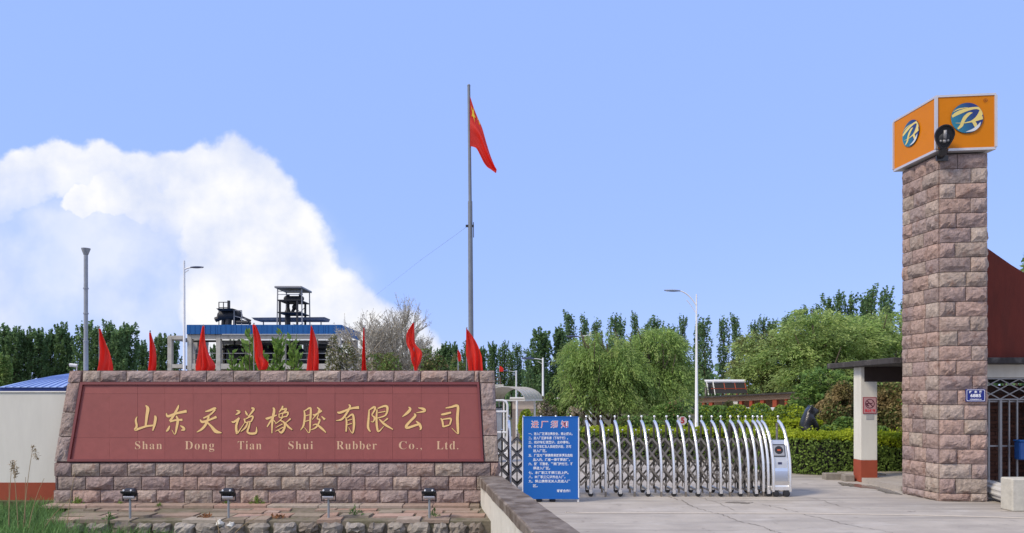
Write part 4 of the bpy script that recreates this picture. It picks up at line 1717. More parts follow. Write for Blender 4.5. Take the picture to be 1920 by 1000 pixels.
    mb.build('bumper', m_steel, hd, smooth='auto')
    for x in (hx0 + .085, hx1 - .075):
        for y in (14.57, 15.16):
            mb = MB()
            mb.lathe((x, y + .02, .062), [(.03, -.04), (.062, -.035), (.062, .02), (.03, .025)], 18, (0, -1, 0))
            mb.build('wheel', m_black, hd, smooth='auto')
            mb = MB()
            mb.lathe((x, y + .02, .062), [(.036, .02), (.03, .03), (.01, .03)], 14, (0, -1, 0))
            mb.build('wheel_hub', m_iron, hd, smooth='auto')
    # little speed board standing behind
    s = thing('speed_board', 'small pale rounded board with a red number 5 showing above the gate', 'sign', (3.70, 16.2, 0))
    c = at(1280, 789, 16.2)
    mb = MB()
    mb.prism([(c.x + .098 * math.cos(R(22.5 + 45 * k)) * 1.0, 16.2, c.z + .098 * math.sin(R(22.5 + 45 * k))) for k in range(8)], (0, .012, 0))
    mb.build('board', M('aged_white_board', (.66, .60, .58), .6, var=.1), s)
    mb = MB()
    put_text(mb, '5', (c.x, 16.197, c.z), (1, 0, 0), (0, 0, 1), .17, .008)
    mb.build('number', M('dull_red_print', (.42, .03, .03), .6, var=.1), s)
    mb = MB()
    mb.tube([(c.x, 16.225, 0), (c.x, 16.225, c.z)], .012, 8)
    mb.build('post', m_steel2, s)


# ------------------------------------------------------------------ blue notice board
def notice_board():
    Y = 13.86
    x0, x1, z0, z1 = xat(980.5, Y), xat(1084.5, Y), zat(934, Y), zat(782.5, Y)
    t = thing('notice_board', 'blue notice board with red heading and white lines of Chinese rules on a white frame', 'notice board', ((x0 + x1) / 2, Y, 0))
    mb = MB()
    mb.bbox((x0, Y, z0), (x1, Y + .03, z1), .004)
    mb.build('panel', m_board, t)
    for nm, lo, hi in (('frame_rail', (x0 - .004, Y - .008, z0 - .02), (x1 + .004, Y + .035, z0 + .006)), ('frame_rail', (x0 - .004, Y - .006, z1 - .006), (x1 + .004, Y + .035, z1 + .012)),
                       ('frame_stile', (x0 - .012, Y - .007, z0 + .006), (x0 + .004, Y + .034, z1 - .006)), ('frame_stile', (x1 - .006, Y - .007, z0 + .006), (x1 + .014, Y + .034, z1 - .006))):
        mb = MB()
        mb.box(lo, hi)
        mb.build(nm, m_print if 'stile' in nm else m_board, t)
    for x in (x0 + .03, x1 - .006):
        mb = MB()
        mb.bbox((x - .012, Y + .002, 0), (x + .02, Y + .034, z0 - .02), .004)
        mb.build('leg', m_white, t)
    for x in (x0 + .25, x0 + .50):
        mb = MB()
        mb.bbox((x, Y + .04, 0), (x + .11, Y + .36, .05), .015)
        mb.bar((x + .05, Y + .30, .04), (x + .05, Y + .036, .9), .025)
        mb.build('stay', m_black, t)
    ex, ez = (1, 0, 0), (0, 0, 1)
    def P(px, py, off):
        p = at(px, py, Y)
        p.y = Y - off
        return p
    for ch, px in zip('进厂须知', (1003, 1021, 1039.5, 1059)):
        mb = MB()
        put_text(mb, ch, P(px, 797, .0015), ex, ez, .145, .0045)
        mb.build('heading_outline', m_print, t)
        mb = MB()
        put_text(mb, ch, P(px, 797, .003), ex, ez, .14, -.0012)
        mb.build('heading', m_redprint, t)
    lines = [('一、进入厂区请注意安全，禁止烟火。', 991, 1073.5, 814), ('二、进入厂区骑车请（下车推行）。', 991, 1065, 822), ('三、机动车辆须登记，主动停车。', 991, 1068, 830), ('四、外来车辆及人员经登记后，方可', 991, 1071, 838),
             ('进入厂区。', 999.5, 1025, 846), ('五、厂区内严禁携带易燃易爆及危险', 991, 1074, 854.5), ('品入内，违者一律不得进厂。', 999.5, 1068.5, 862.5), ('六、服装不整者，严禁门岗放行，不', 991, 1074, 870.5),
             ('得进入厂区。', 999.5, 1031.5, 878.5), ('七、本厂职工不得酒后上岗。', 991, 1066, 887), ('八、本厂职工凭证件出入厂。', 991, 1060, 895), ('九、禁止携带无关人员进入厂', 991, 1069, 903), ('区。', 999.5, 1008, 911.5), ('谢谢合作！', 1044, 1069, 921)]
    for s, a, b, py in lines:
        mb = MB()
        vs, fs = text_tris(s, 1.0, .022, 'LEFT')
        xs = [v.x for v in vs]
        k = (b - a) / (max(xs) - min(xs))
        o = P(a, py, .0015)
        sx = k / F * Y
        sz = .058
        mb.add([(o.x + (v.x - min(xs)) * sx, o.y, o.z + v.y * sz) for v in vs], fs)
        kind(mb.build('text_line', m_print, t), 'stuff')


# ------------------------------------------------------------------ flags
def cloth(rows, Y, nu=14, per=5, amp=.05, seed=1, waves=2.2):
    """hanging cloth from silhouette rows (py, left px, right px)"""
    rr = random.Random(seed)
    R_ = [np.array(r, float) for r in rows]
    out = []
    for i in range(len(R_) - 1):
        p0, p1, p2, p3 = R_[max(i - 1, 0)], R_[i], R_[i + 1], R_[min(i + 2, len(R_) - 1)]
        for k in range(per):
            u = k / per
            out.append(.5 * ((2 * p1) + (-p0 + p2) * u + (2 * p0 - 5 * p1 + 4 * p2 - p3) * u * u + (-p0 + 3 * p1 - 3 * p2 + p3) * u ** 3))
    out.append(R_[-1])
    n = len(out)
    ph, ph2 = rr.uniform(0, 6), rr.uniform(0, 6)
    V = []
    for j, (py, a, b) in enumerate(out):
        for i in range(nu + 1):
            s = i / nu
            d = amp * (.3 + .7 * j / n) * math.sin(ph + s * math.pi * 2 * waves + 1.6 * j / n) + amp * .4 * math.sin(ph2 + s * 17 + j * .35)
            p = at(a + (b - a) * s, py, Y)
            V.append(Vector((p.x, p.y + d, p.z)))
    mb = MB()
    q = nu + 1
    mb.add(V, [(j * q + i, j * q + i + 1, (j + 1) * q + i + 1, (j + 1) * q + i) for j in range(n - 1) for i in range(nu)])
    return mb


def flags():
    Y = 14.72
    zw = SZ1
    F_ = [
        (186, 613, [(617, 186, 187.5), (640, 185.5, 198), (660, 185.5, 208), (680, 184.5, 211.5), (697.5, 182.5, 212)], 'red silk flag at the left end of the sign wall'),
        (281.5, 621, [(624, 281, 283), (650, 281, 288.5), (675, 280, 291), (697, 277, 290)], 'narrow red silk flag between the left end flag and the concrete frame'),
        (381.5, 610, [(612, 381, 382.5), (640, 375, 385), (665, 371.5, 391), (685, 369, 401), (697.5, 371, 398)], 'red silk flag hanging on both sides of its staff'),
        (476, 607, [(609, 475, 478), (625, 475, 486), (650, 477, 491), (668, 479, 492), (680, 481, 503), (690, 483, 502), (694, 484, 498)], 'red silk flag with a curled tail before the middle of the building'),
        (584, 610, [(612, 583.5, 585), (640, 580, 593), (670, 577.5, 597), (697.5, 575, 598)], 'tent-shaped red silk flag near the right half of the blue band'),
        (682.5, 613, [(615, 681.5, 683), (650, 679.5, 685), (680, 679, 686), (697.5, 678, 688)], 'thin rolled-up red silk flag in front of the left bare tree'),
        (776, 604, [(606, 774, 776.5), (625, 763, 777), (645, 762.5, 779), (660, 769, 791), (675, 771, 789), (690, 777, 783), (697, 778, 784)], 'red silk flag blown to the left with a billowing lower right corner'),
        (875, 615, [(617, 874, 876), (640, 874, 892), (665, 874, 902.5), (680, 877, 904.5), (697.5, 879, 906)], 'broad red silk flag at the right end of the sign wall by the tall flagpole'),
    ]
    for k, (pp, ptop, rows, lab) in enumerate(F_):
        x = xat(pp, Y)
        t = thing('flag', lab, 'flag', (x, Y, zw), 'red flags along the sign wall')
        mb = MB()
        mb.tube([(x, Y + (.02 if k in (2, 4) else .0), zw), (x, Y, zat(ptop, Y))], .010, 6)
        mb.ball((x, Y, zat(ptop, Y)), .018, 8)
        mb.build('staff', m_galv, t)
        mb = cloth(rows, Y - .035, seed=k + 3, amp=.065, waves=1.5 + .5 * (k % 3))
        mb.build('cloth', m_flag, t, smooth=True, recalc=False)
    # two more farther back
    for px, pb, pt, rows, Y2, lab in ((859, 700, 655, [(657, 858, 860), (666, 858, 864.5), (675, 859, 864), (678, 860, 863)], 24, 'tiny red flag beyond the sign wall just left of the broad end flag'),
                                      (936, 740, 685, [(687, 936.5, 939), (691, 936.5, 943.5), (697, 936.5, 943.5)], 52, 'tiny red pennant far behind the right end of the sign wall')):
        x = xat(px, Y2)
        t = thing('flag', lab, 'flag', (x, Y2, gz(Y2)), 'small red flags in the yard')
        mb = MB()
        mb.tube([(x, Y2, gz(Y2)), (x, Y2, zat(pt, Y2))], .015, 6)
        mb.build('staff', m_galv, t)
        cloth(rows, Y2 - .03, seed=px, amp=.03).build('cloth', m_flag, t, smooth=True, recalc=False)
    # national flag on the tall pole
    Y3 = 22.0
    x = xat(884.5, Y3)
    t = thing('flagpole', 'tall grey flagpole flying a limp red flag with a yellow star', 'flagpole', (x, Y3, 0))
    zm, zt = zat(378, Y3), zat(161, Y3)
    xt = xat(879, Y3)
    xm = xat(881.5, Y3)
    mb = MB()
    mb.tube([(x, Y3, 0), (xm, Y3, zm)], [.085, .066], 14)
    mb.build('lower_pole', m_mast, t, smooth='auto')
    mb = MB()
    mb.tube([(xm, Y3, zm - .02), (xt, Y3, zt)], [.05, .043], 12)
    mb.ball((xt, Y3, zt), .05, 8)
    mb.build('upper_pole', m_mast, t, smooth='auto')
    zb = zat(424, Y3)
    mb = MB()
    mb.box((xm - .13, Y3 - .04, zb - .03), (xm + .11, Y3 + .04, zb + .03))
    mb.tube([(xm + .1, Y3 - .05, zb + .1), (xm + .105, Y3 - .05, zb - .35)], .012, 6)
    mb.build('collar', m_iron, t)
    upper = [(881.5, 182), (889, 205), (896, 222), (904, 240), (912, 268), (921, 296), (932.5, 322.5)]
    lower = [(881.5, 276), (888, 277), (894, 281), (901, 295), (908, 310), (916, 320), (928, 324.5)]
    def crv(C, s):
        f = s * (len(C) - 1)
        i = min(int(f), len(C) - 2)
        u = f - i
        p = [np.array(C[max(0, min(len(C) - 1, i + d))], float) for d in (-1, 0, 1, 2)]
        return .5 * ((2 * p[1]) + (-p[0] + p[2]) * u + (2 * p[0] - 5 * p[1] + 4 * p[2] - p[3]) * u * u + (-p[0] + 3 * p[1] - 3 * p[2] + p[3]) * u ** 3)
    def fl(s, v, off=0.0):
        a, b = crv(upper, s), crv(lower, s)
        p = a + (b - a) * v
        q = at(p[0], p[1], Y3)
        fold = .16 * s * math.sin(v * 9 + s * 2.5) + .07 * math.sin(v * 19 + 1 + s * 5) * s
        q.y += -.07 + fold - off
        return q
    mb = MB()
    mb.grid(lambda u, v: fl(u, v), 30, 26)
    cl = mb.build('cloth', m_flag, t, smooth=True, recalc=False)
    # stars, laid into the cloth
    mb = MB()
    def star(cu, cv, ru, rv, rot=0):
        ring = []
        for k in range(10):
            r = 1 if k % 2 == 0 else .40
            a = R(90 + 36 * k + rot)
            ring.append(fl(max(.0, min(1, cu + ru * r * math.cos(a))), max(.0, min(1, cv - rv * r * math.sin(a))), .012))
        c = fl(cu, cv, .013)
        mb.add(ring + [c], [(k, (k + 1) % 10, 10) for k in range(10)])
    star(.145, .19, .105, .165)
    star(.40, .055, .045, .07, 20)
    star(.33, .015 + .03, .03, .05, 10)
    mb.build('star', m_yellow, cl)
    # guy wire down to the plant
    w = MB()
    w.tube([at(876, 425, Y3), at(790, 487, 34), at(702, 556, 52)], .0045, 4)
    o = w.build('guy_wire', m_galv)
    tag(o, 'thin stay wire slanting down from the flagpole to the left', 'wire')


# ------------------------------------------------------------------ spot lights before the sign
def spotlights():
    Y = 12.66
    labs = ['small black floodlight on a short post, leftmost before the sign', 'small black floodlight on a short post below the second and third gold characters',
            'small black floodlight on a short post below the middle right of the plaque', 'small black floodlight on a short post nearest the white parapet wall']
    proto = None
    for px, lab in zip((244, 428.5, 616, 805), labs):
        x = xat(px, Y)
        zb, zt = zat(972, Y), zat(913, Y)
        if proto is None:
            t = thing('floodlight', lab, 'floodlight', (x, Y, zb), 'floodlights before the sign')
            mb = MB()
            mb.tube([(x, Y, zb - .02), (x, Y, zt - .2)], .020, 8)
            mb.build('post', m_galv, t)
            # tilted housing: body box, visor, pale lower lip, two knobs
            q = Matrix.Rotation(R(28), 3, 'X')
            c = Vector((x, Y, zt - .105))
            def tr(mb):
                mb.v = [tuple(c + q @ (Vector(v) - c)) for v in mb.v]
                return mb
            mb = MB()
            mb.bbox((x - .105, Y - .06, c.z - .075), (x + .105, Y + .07, c.z + .075), .03)
            tr(mb).build('housing', m_blackm, t, smooth='auto')
            mb = MB()
            mb.bbox((x - .125, Y - .075, c.z + .03), (x + .125, Y - .05, c.z + .085), .01)
            tr(mb).build('rear_cover', m_iron, t)
            mb = MB()
            mb.bbox((x - .095, Y - .085, c.z - .07), (x + .095, Y - .055, c.z - .015), .012)
            tr(mb).build('lower_lip', m_trim, t)
            mb = MB()
            for k in range(5):
                xx = x - .07 + .035 * k
                mb.box((xx - .004, Y - .078, c.z - .012), (xx + .004, Y - .058, c.z + .028))
            tr(mb).build('cooling_fins', m_iron, t)
            for s in (-1, 1):
                mb = MB()
                mb.ball(c + q @ Vector((s * .062, -.06, .093)), .017, 8)
                mb.build('knob', m_print, t)
            mb = MB()
            mb.bar((x - .118, Y, c.z), (x - .118, Y, c.z - .125), .012, .03)
            mb.bar((x + .118, Y, c.z), (x + .118, Y, c.z - .125), .012, .03)
            mb.box((x - .124, Y - .015, c.z - .137), (x + .124, Y + .015, c.z - .125))
            mb.build('yoke', m_blackm, t)
            proto = t
        else:
            c = dup(proto, None, (x, Y, zb))
            c['label'] = lab


# ------------------------------------------------------------------ poles and lamps
def poles():
    # flue pipe
    Y = 17.0
    x = xat(161, Y)
    t = thing('flue_pipe', 'slim grey metal flue pipe with open cone top at the left', 'pipe', (x, Y, 0))
    mb = MB()
    mb.tube([(x, Y, 0), (x, Y, zat(640, Y))], .050, 14)
    mb.build('lower_pipe', m_galv, t, smooth='auto')
    mb = MB()
    mb.tube([(x, Y, zat(642, Y)), (x, Y, zat(476, Y))], .044, 14)
    mb.build('upper_pipe', m_galv, t, smooth='auto')
    for py in (541, 588, 640):
        mb = MB()
        mb.lathe((x, Y, zat(py, Y)), [(.046, -.02), (.057, -.015), (.057, .015), (.046, .02)], 14)
        mb.build('pipe_band', m_galv, t, smooth='auto')
    mb = MB()
    z0, z1 = zat(478, Y), zat(466, Y)
    mb.lathe((x, Y, 0), [(.05, z0), (.095, z1 - .02), (.098, z1), (.085, z1), (.045, z0 + .02)], 16)
    mb.build('cone_cap', m_galv, t, smooth='auto')

    # bullet camera
    Y = 14.75
    c = at(139, 688, Y)
    t = thing('security_camera', 'small white bullet camera on the left corner of the sign wall', 'camera', (c.x, Y, zat(697, Y)))
    mb = MB()
    mb.tube([(c.x + .05, Y, zat(698, Y)), (c.x + .05, Y, c.z)], .012, 6)
    mb.build('stem', m_white, t)
    mb = MB()
    mb.tube([(c.x + .06, Y, c.z + .02), (c.x - .07, Y - .03, c.z + .035)], .036, 10)
    mb.build('housing', m_white, t, smooth='auto')
    mb = MB()
    mb.tube([(c.x - .071, Y - .031, c.z + .035), (c.x - .09, Y - .033, c.z + .037)], .026, 10)
    mb.build('lens_hood', m_black, t)

    def lamp(px, Y, ptop, tip, head_w, lab, grp, head_col, r0=.085, r1=.05, arm_from=None):
        x = xat(px, Y)
        zb = gz(Y)
        zt = zat(ptop, Y)
        t = thing('street_lamp', lab, 'street lamp', (x, Y, zb), grp)
        mb = MB()
        mb.tube([(x, Y, zb), (x, Y, zb + .9), (x, Y, zb + .92), (x, Y, zt)], [r0 * 1.25, r0 * 1.25, r0, r1], 12)
        mb.build('pole', m_polew, t, smooth='auto')
        tp = at(tip[0], tip[1], Y)
        za = arm_from if arm_from is not None else zt - .15
        d = tp - Vector((x, Y, za))
        sgn = 1 if d.x > 0 else -1
        L = abs(d.x)
        mb = MB()
        pts = [Vector((x, Y, za - .05 * L)) + Vector((sgn * L * u, 0, (d.z + .05 * L) * (1 - (1 - u) ** 2.2))) for u in [k / 8 for k in range(8)]]
        mb.tube(pts, .026, 8)
        pts2 = [Vector((x, Y, za - .45 * L)) + Vector((sgn * L * u, 0, (d.z + .30 * L) * (1 - (1 - u) ** 1.7))) for u in [k / 8 for k in range(5)]]
        mb.tube(pts2, .016, 6)
        mb.build('arm', m_polew, t, smooth='auto')
        a = pts[-1]
        e = (tp - a)
        e = Vector((sgn, 0, e.z / max(abs(e.x), .01) * .5)).normalized()
        mb = MB()
        n = 7
        Lh = head_w
        vs, m_ = [], 8
        for k in range(n):
            u = k / (n - 1)
            w = (.05 + .11 * math.sin(math.pi * min(1, u * 1.15)) ** .7) * Lh / .75
            h = (.03 + .035 * math.sin(math.pi * u)) * Lh / .75
            c = a + e * (Lh * u - .05)
            for j in range(m_):
                an = 2 * math.pi * j / m_
                vs.append(c + Vector((0, math.cos(an) * w, math.sin(an) * h)))
        mb.add(vs, [(k * m_ + j, k * m_ + (j + 1) % m_, (k + 1) * m_ + (j + 1) % m_, (k + 1) * m_ + j) for k in range(n - 1) for j in range(m_)] + [tuple(range(m_)), tuple((n - 1) * m_ + j for j in range(m_))])
        mb.build('lamp_head', head_col, t, smooth='auto')
        mb = MB()
        mb.bbox((min(a.x, a.x + e.x * Lh * .8), Y - .07 * Lh, a.z - .06 * Lh + e.z * Lh * .4), (max(a.x, a.x + e.x * Lh * .8), Y + .07 * Lh, a.z - .035 * Lh + e.z * Lh * .4), .005)
        mb.build('lens', m_white, t)
        return t
    m_lh = M('dark_blue_lamp_paint', (.045, .06, .13), .4, var=.1)
    m_lp = M('pale_blue_lamp_paint', (.30, .38, .55), .4, var=.1)
    lamp(345.5, 24, 489, (362, 501.5), .42, 'white street lamp with short arm before the left end of the factory building', 'white street lamps', m_lh, .055, .028, arm_from=zat(505, 24))
    lamp(1306, 29, 552, (1268, 545), .62, 'tall white street lamp standing behind the middle of the gate', 'white street lamps', m_lp, .068, .028, arm_from=zat(572, 29))
    lamp(1018, 60, 671, (998, 672.5), 1.0, 'white street lamp whose head hangs above the notice board', 'white street lamps', m_lh, .10, .07)
    lamp(968, 90, 695, (951, 696), 1.1, 'far white street lamp behind the arched canopy', 'white street lamps', m_lh, .12, .09)
    lamp(1107, 46, 622, (1080, 631), .75, 'white street lamp half hidden in the willow crown', 'white street lamps', m_lh, .09, .06)


gate()
notice_board()
flags()
spotlights()
poles()
# ------------------------------------------------------------------ factory building
def factory():
    Y = 60.0
    zg = gz(Y)
    x0, x1 = xat(352, Y), xat(640, Y)
    t = thing('factory_building', 'open concrete-framed factory hall with bright blue sheet band along its roof edge', 'building', ((x0 + x1) / 2, Y, zg))
    D = 7.0
    zr, zb, zm, zf = zat(609.5, Y), zat(627, Y), zat(688, Y), zat(632, Y)
    # blue cladding panels
    n = 10
    for k in range(n):
        a, b = x0 + (x1 - x0) * k / n, x0 + (x1 - x0) * (k + 1) / n
        mb = MB()
        mb.box((a + .01, Y - .15, zb), (b - .01, Y - .10 - .015 * (k % 2), zr))
        for r in range(3):
            xx = a + (b - a) * (r + .5) / 3
            mb.box((xx - .03, Y - .175, zb + .02), (xx + .03, Y - .152, zr - .02))
        mb.build('cladding_panel', m_bluesteel, t)
    mb = MB()
    mb.box((x0 - .05, Y - .09, zb), (x0 + .04, Y + D, zr))
    mb.box((x1 - .04, Y - .09, zb), (x1 + .05, Y + D, zr))
    mb.box((x0 + .04, Y - .09, zr - .15), (x1 - .04, Y + D, zr - .04))
    mb.build('roof', m_bluesteel, t)
    cols = [355, 409, 470, 530, 590, 634]
    for px in cols:
        x = xat(px, Y)
        for y in (Y, Y + D - .5):
            mb = MB()
            mb.bbox((x - .18, y, zg), (x + .18, y + .4, zb - .004), .02)
            mb.build('column', m_frame, t)
    for y in (Y + .03, Y + D - .45):
        for zt, h in ((zb - .01, .38), (zm + .25, .42)):
            for a, b in zip(cols, cols[1:]):
                mb = MB()
                mb.box((xat(a, Y) + .185, y, zt - h), (xat(b, Y) - .185, y + .32, zt))
                mb.build('beam', m_frame, t)
    mb = MB()
    mb.box((x0 + .3, Y + .4, zm - .05), (x1 - .3, Y + D - .5, zm + .08))
    mb.build('floor_slab', m_frame, t)
    # rear wall in pieces with openings, inner shade put into its near-black colour
    rr = random.Random(4)
    x = x0 + .2
    while x < x1 - 1:
        w = rr.uniform(1.6, 3.0)
        g = rr.uniform(.12, .4)
        mb = MB()
        mb.box((x, Y + D - .1, zm + .3), (min(x + w, x1), Y + D, zb - .40 - (.7 if rr.random() < .25 else 0)))
        mb.build('rear_wall', m_dark, t)
        x += w + g
    # vessels and pipes inside
    for px, py, r, h in ((378, 668, .5, 1.7), (440, 668, .65, 1.7), (500, 670, .5, 1.5), (560, 668, .6, 1.6)):
        c = at(px, 686, Y + 3)
        c.z = zm + .08
        mb = MB()
        mb.lathe(c, [(r * .6, 0), (r, .25), (r, h - .3), (r * .5, h), (.08, h + .1), (.08, h + .5)], 14)
        mb.build('vessel', m_iron, t, smooth='auto')
    for py, px0_, px1_ in ((650, 594, 628), (660, 594, 632), (640, 360, 405), (655, 412, 465), (646, 475, 525)):
        mb = MB()
        a, b = at(px0_, py, Y + 1.5), at(px1_, py, Y + 1.5)
        mb.tube([a, b], .2 if px0_ > 590 else .09, 10)
        mb.ball(b, .22 if px0_ > 590 else .1, 8)
        mb.build('pipe', m_iron, t, smooth='auto')
    mb = MB()
    mb.bbox((xat(357, Y) + .2, Y + .9, zm + .08), (xat(375, Y), Y + 1.5, zm + 1.2), .03)
    mb.build('red_machine', m_redbase, t)
    # railing
    for a, b in zip(cols, cols[1:]):
        mb = MB()
        for z in (.5, 1.0):
            mb.bar((xat(a, Y) + .2, Y + .3, zm + .1 + z), (xat(b, Y) - .2, Y + .3, zm + .1 + z), .05)
        mb.build('railing', m_ironlite, t)
    # free-standing old frame on the left end
    f = thing('unfinished_bay', 'bare weathered concrete post-and-beam bay at the left end of the factory hall', 'concrete bay', (xat(334, Y), Y, zg))
    for px, y in ((321, Y - .3), (337, Y + 3.0), (322, Y + 6.5)):
        x = xat(px, Y)
        mb = MB()
        mb.bbox((x - .17, y, zg), (x + .17, y + .36, zat(632, Y)), .02)
        mb.build('column', m_frame, f)
    for z in (zat(630, Y), zm + .2):
        mb = MB()
        mb.box((xat(318, Y), Y - .28, z - .3), (x0 - .3, Y + .02, z))
        mb.box((xat(318, Y), Y + .06, z - .3), (xat(318, Y) + .3, Y + 7, z))
        mb.box((xat(334, Y), Y + 3.06, z - .31), (x0 - .3, Y + 3.3, z - .01))
        mb.build('beam', m_frame, f)
    # roof plant, left cluster
    p = thing('roof_condenser', 'dark tangle of condenser tank, pipes and ladder cage on the left of the blue roof', 'machinery', (xat(436, Y + 3), Y + 3, zr))
    y = Y + 3
    def A(px, py, dy=0):
        q = at(px, py, y)
        q.y += dy
        return q
    mb = MB()
    mb.tube([A(416, 592), A(446, 591)], .42, 12)
    mb.ball(A(446, 591), .40, 10)
    mb.ball(A(416, 592), .40, 10)
    mb.build('tank', m_iron, p, smooth='auto')
    mb = MB()
    mb.hexa([A(417, 585, -.8), A(441, 585, -.8), A(441, 585, .8), A(417, 585, .8), A(414, 581, -1), A(444, 581, -1), A(444, 581, 1), A(414, 581, 1)])
    mb.build('canopy', m_iron, p)
    mb = MB()
    mb.tube([A(428, 612), A(429, 592)], .28, 10)
    mb.tube([A(418, 612), A(419, 597)], .16, 8)
    mb.tube([A(440, 612), A(440, 597)], .14, 8)
    mb.build('stand_pipe', m_iron, p)
    mb = MB()
    mb.tube([A(446, 592), A(456, 596), A(470, 602)], .10, 8)
    mb.tube([A(404, 600), A(416, 595)], .22, 8)
    mb.tube([A(444, 600), A(470, 607)], .12, 8)
    mb.tube([A(448, 606, -.5), A(470, 606, -.5)], .16, 8)
    mb.build('pipe', m_iron, p)
    mb = MB()
    for px in (410.5, 419, 428):
        mb.bar(A(px, 612 if px < 412 else 582), A(px, 566.5), .06)
    for py in (567, 577):
        mb.bar(A(410.5, py), A(429, py), .06)
    mb.box((A(427, 0).x, y - .1, zat(582, y)), (A(431, 0).x, y + .1, zat(564, y)))
    mb.build('ladder_cage', m_iron, p)
    mb = MB()
    for px in (444, 458):
        mb.bar(A(px, 612, -.6), A(px, 584, -.6), .06)
    mb.bar(A(442, 584, -.6), A(458, 584, -.6), .06)
    mb.bar(A(444, 594, -.6), A(466, 600, -.6), .06)
    mb.build('handrail', m_ironlite, p)
    # tower
    w = thing('roof_tower', 'open steel tower with a flat canopy and a horizontal tank on the factory roof', 'tower', (xat(551, Y + 3), Y + 3, zr))
    for dy in (-1.2, 1.2):
        for px in (529, 573):
            mb = MB()
            mb.bar(A(px - (1 if px < 550 else -1), 612, dy), A(px, 545, dy), .08)
            mb.build('post', m_ironlite, w)
        for px in (533, 565):
            mb = MB()
            mb.bar(A(px, 612, dy), A(px, 567, dy), .15)
            mb.build('column', m_iron, w)
    mb = MB()
    mb.bbox((A(525.5, 0).x, y - 1.6, zat(545, y)), (A(575.5, 0).x, y + 1.6, zat(541.5, y)), .03)
    mb.build('canopy', m_ironlite, w)
    for py in (566.5, 589):
        mb = MB()
        mb.bbox((A(529, 0).x, y - 1.3, zat(py + 1.2, y)), (A(572, 0).x, y + 1.3, zat(py - 1, y)), .02)
        mb.build('platform', m_iron, w)
    mb = MB()
    mb.tube([A(537, 560.5), A(565, 560.5)], .24, 12)
    mb.ball(A(537, 560.5), .25, 8)
    mb.ball(A(565, 560.5), .25, 8)
    mb.tube([A(540.5, 560), A(540.5, 552)], .13, 8)
    mb.tube([A(563, 560), A(563, 551)], .13, 8)
    mb.tube([A(561, 553), A(567, 551)], .10, 8)
    mb.build('tank', m_iron, w, smooth='auto')
    mb = MB()
    mb.tube([A(539.5, 612), A(539.5, 592)], .24, 8)
    mb.tube([A(539.5, 592), A(539.5, 586), A(540, 576), A(540, 567)], [.2, .28, .12, .12], 8)
    mb.tube([A(547, 588), A(557, 567)], .14, 8)
    mb.ball(A(553, 576), .26, 8)
    mb.build('pipe', m_iron, w)
    for py in (550, 556):
        mb = MB()
        mb.bar(A(530, py, -1.2), A(573, py, -1.2), .05)
        mb.build('railing', m_ironlite, w)
    mb = MB()
    for a, b in (((541, 605), (561, 611)), ((561, 604), (545, 612)), ((545, 572), (560, 588)), ((548, 590), (566, 572))):
        mb.bar(A(*a, dy=1.2), A(*b, dy=1.2), .05)
    mb.build('bracing', m_ironlite, w)
    c = thing('roof_canopy', 'long flat grey canopy on thin legs across the right half of the factory roof', 'canopy', (xat(546, Y + 4.6), Y + 4.6, zr))
    y = Y + 4.6
    mb = MB()
    mb.hexa([A(484, 602.5, -.9), A(612, 602.5, -.9), A(612, 602.5, .9), A(484, 602.5, .9), A(479, 598, -1), A(520, 596, -1), A(520, 596, 1), A(479, 598, 1)])
    mb.v[-3] = tuple(A(614, 597, -1))
    mb.v[-2] = tuple(A(614, 597, 1))
    mb.build('roof', M('grey_canopy_sheet', (.22, .23, .27), .5, var=.25, scale=1), c)
    for px in (494, 602):
        mb = MB()
        mb.bar(A(px, 612), A(px, 602), .08)
        mb.build('leg', m_ironlite, c)


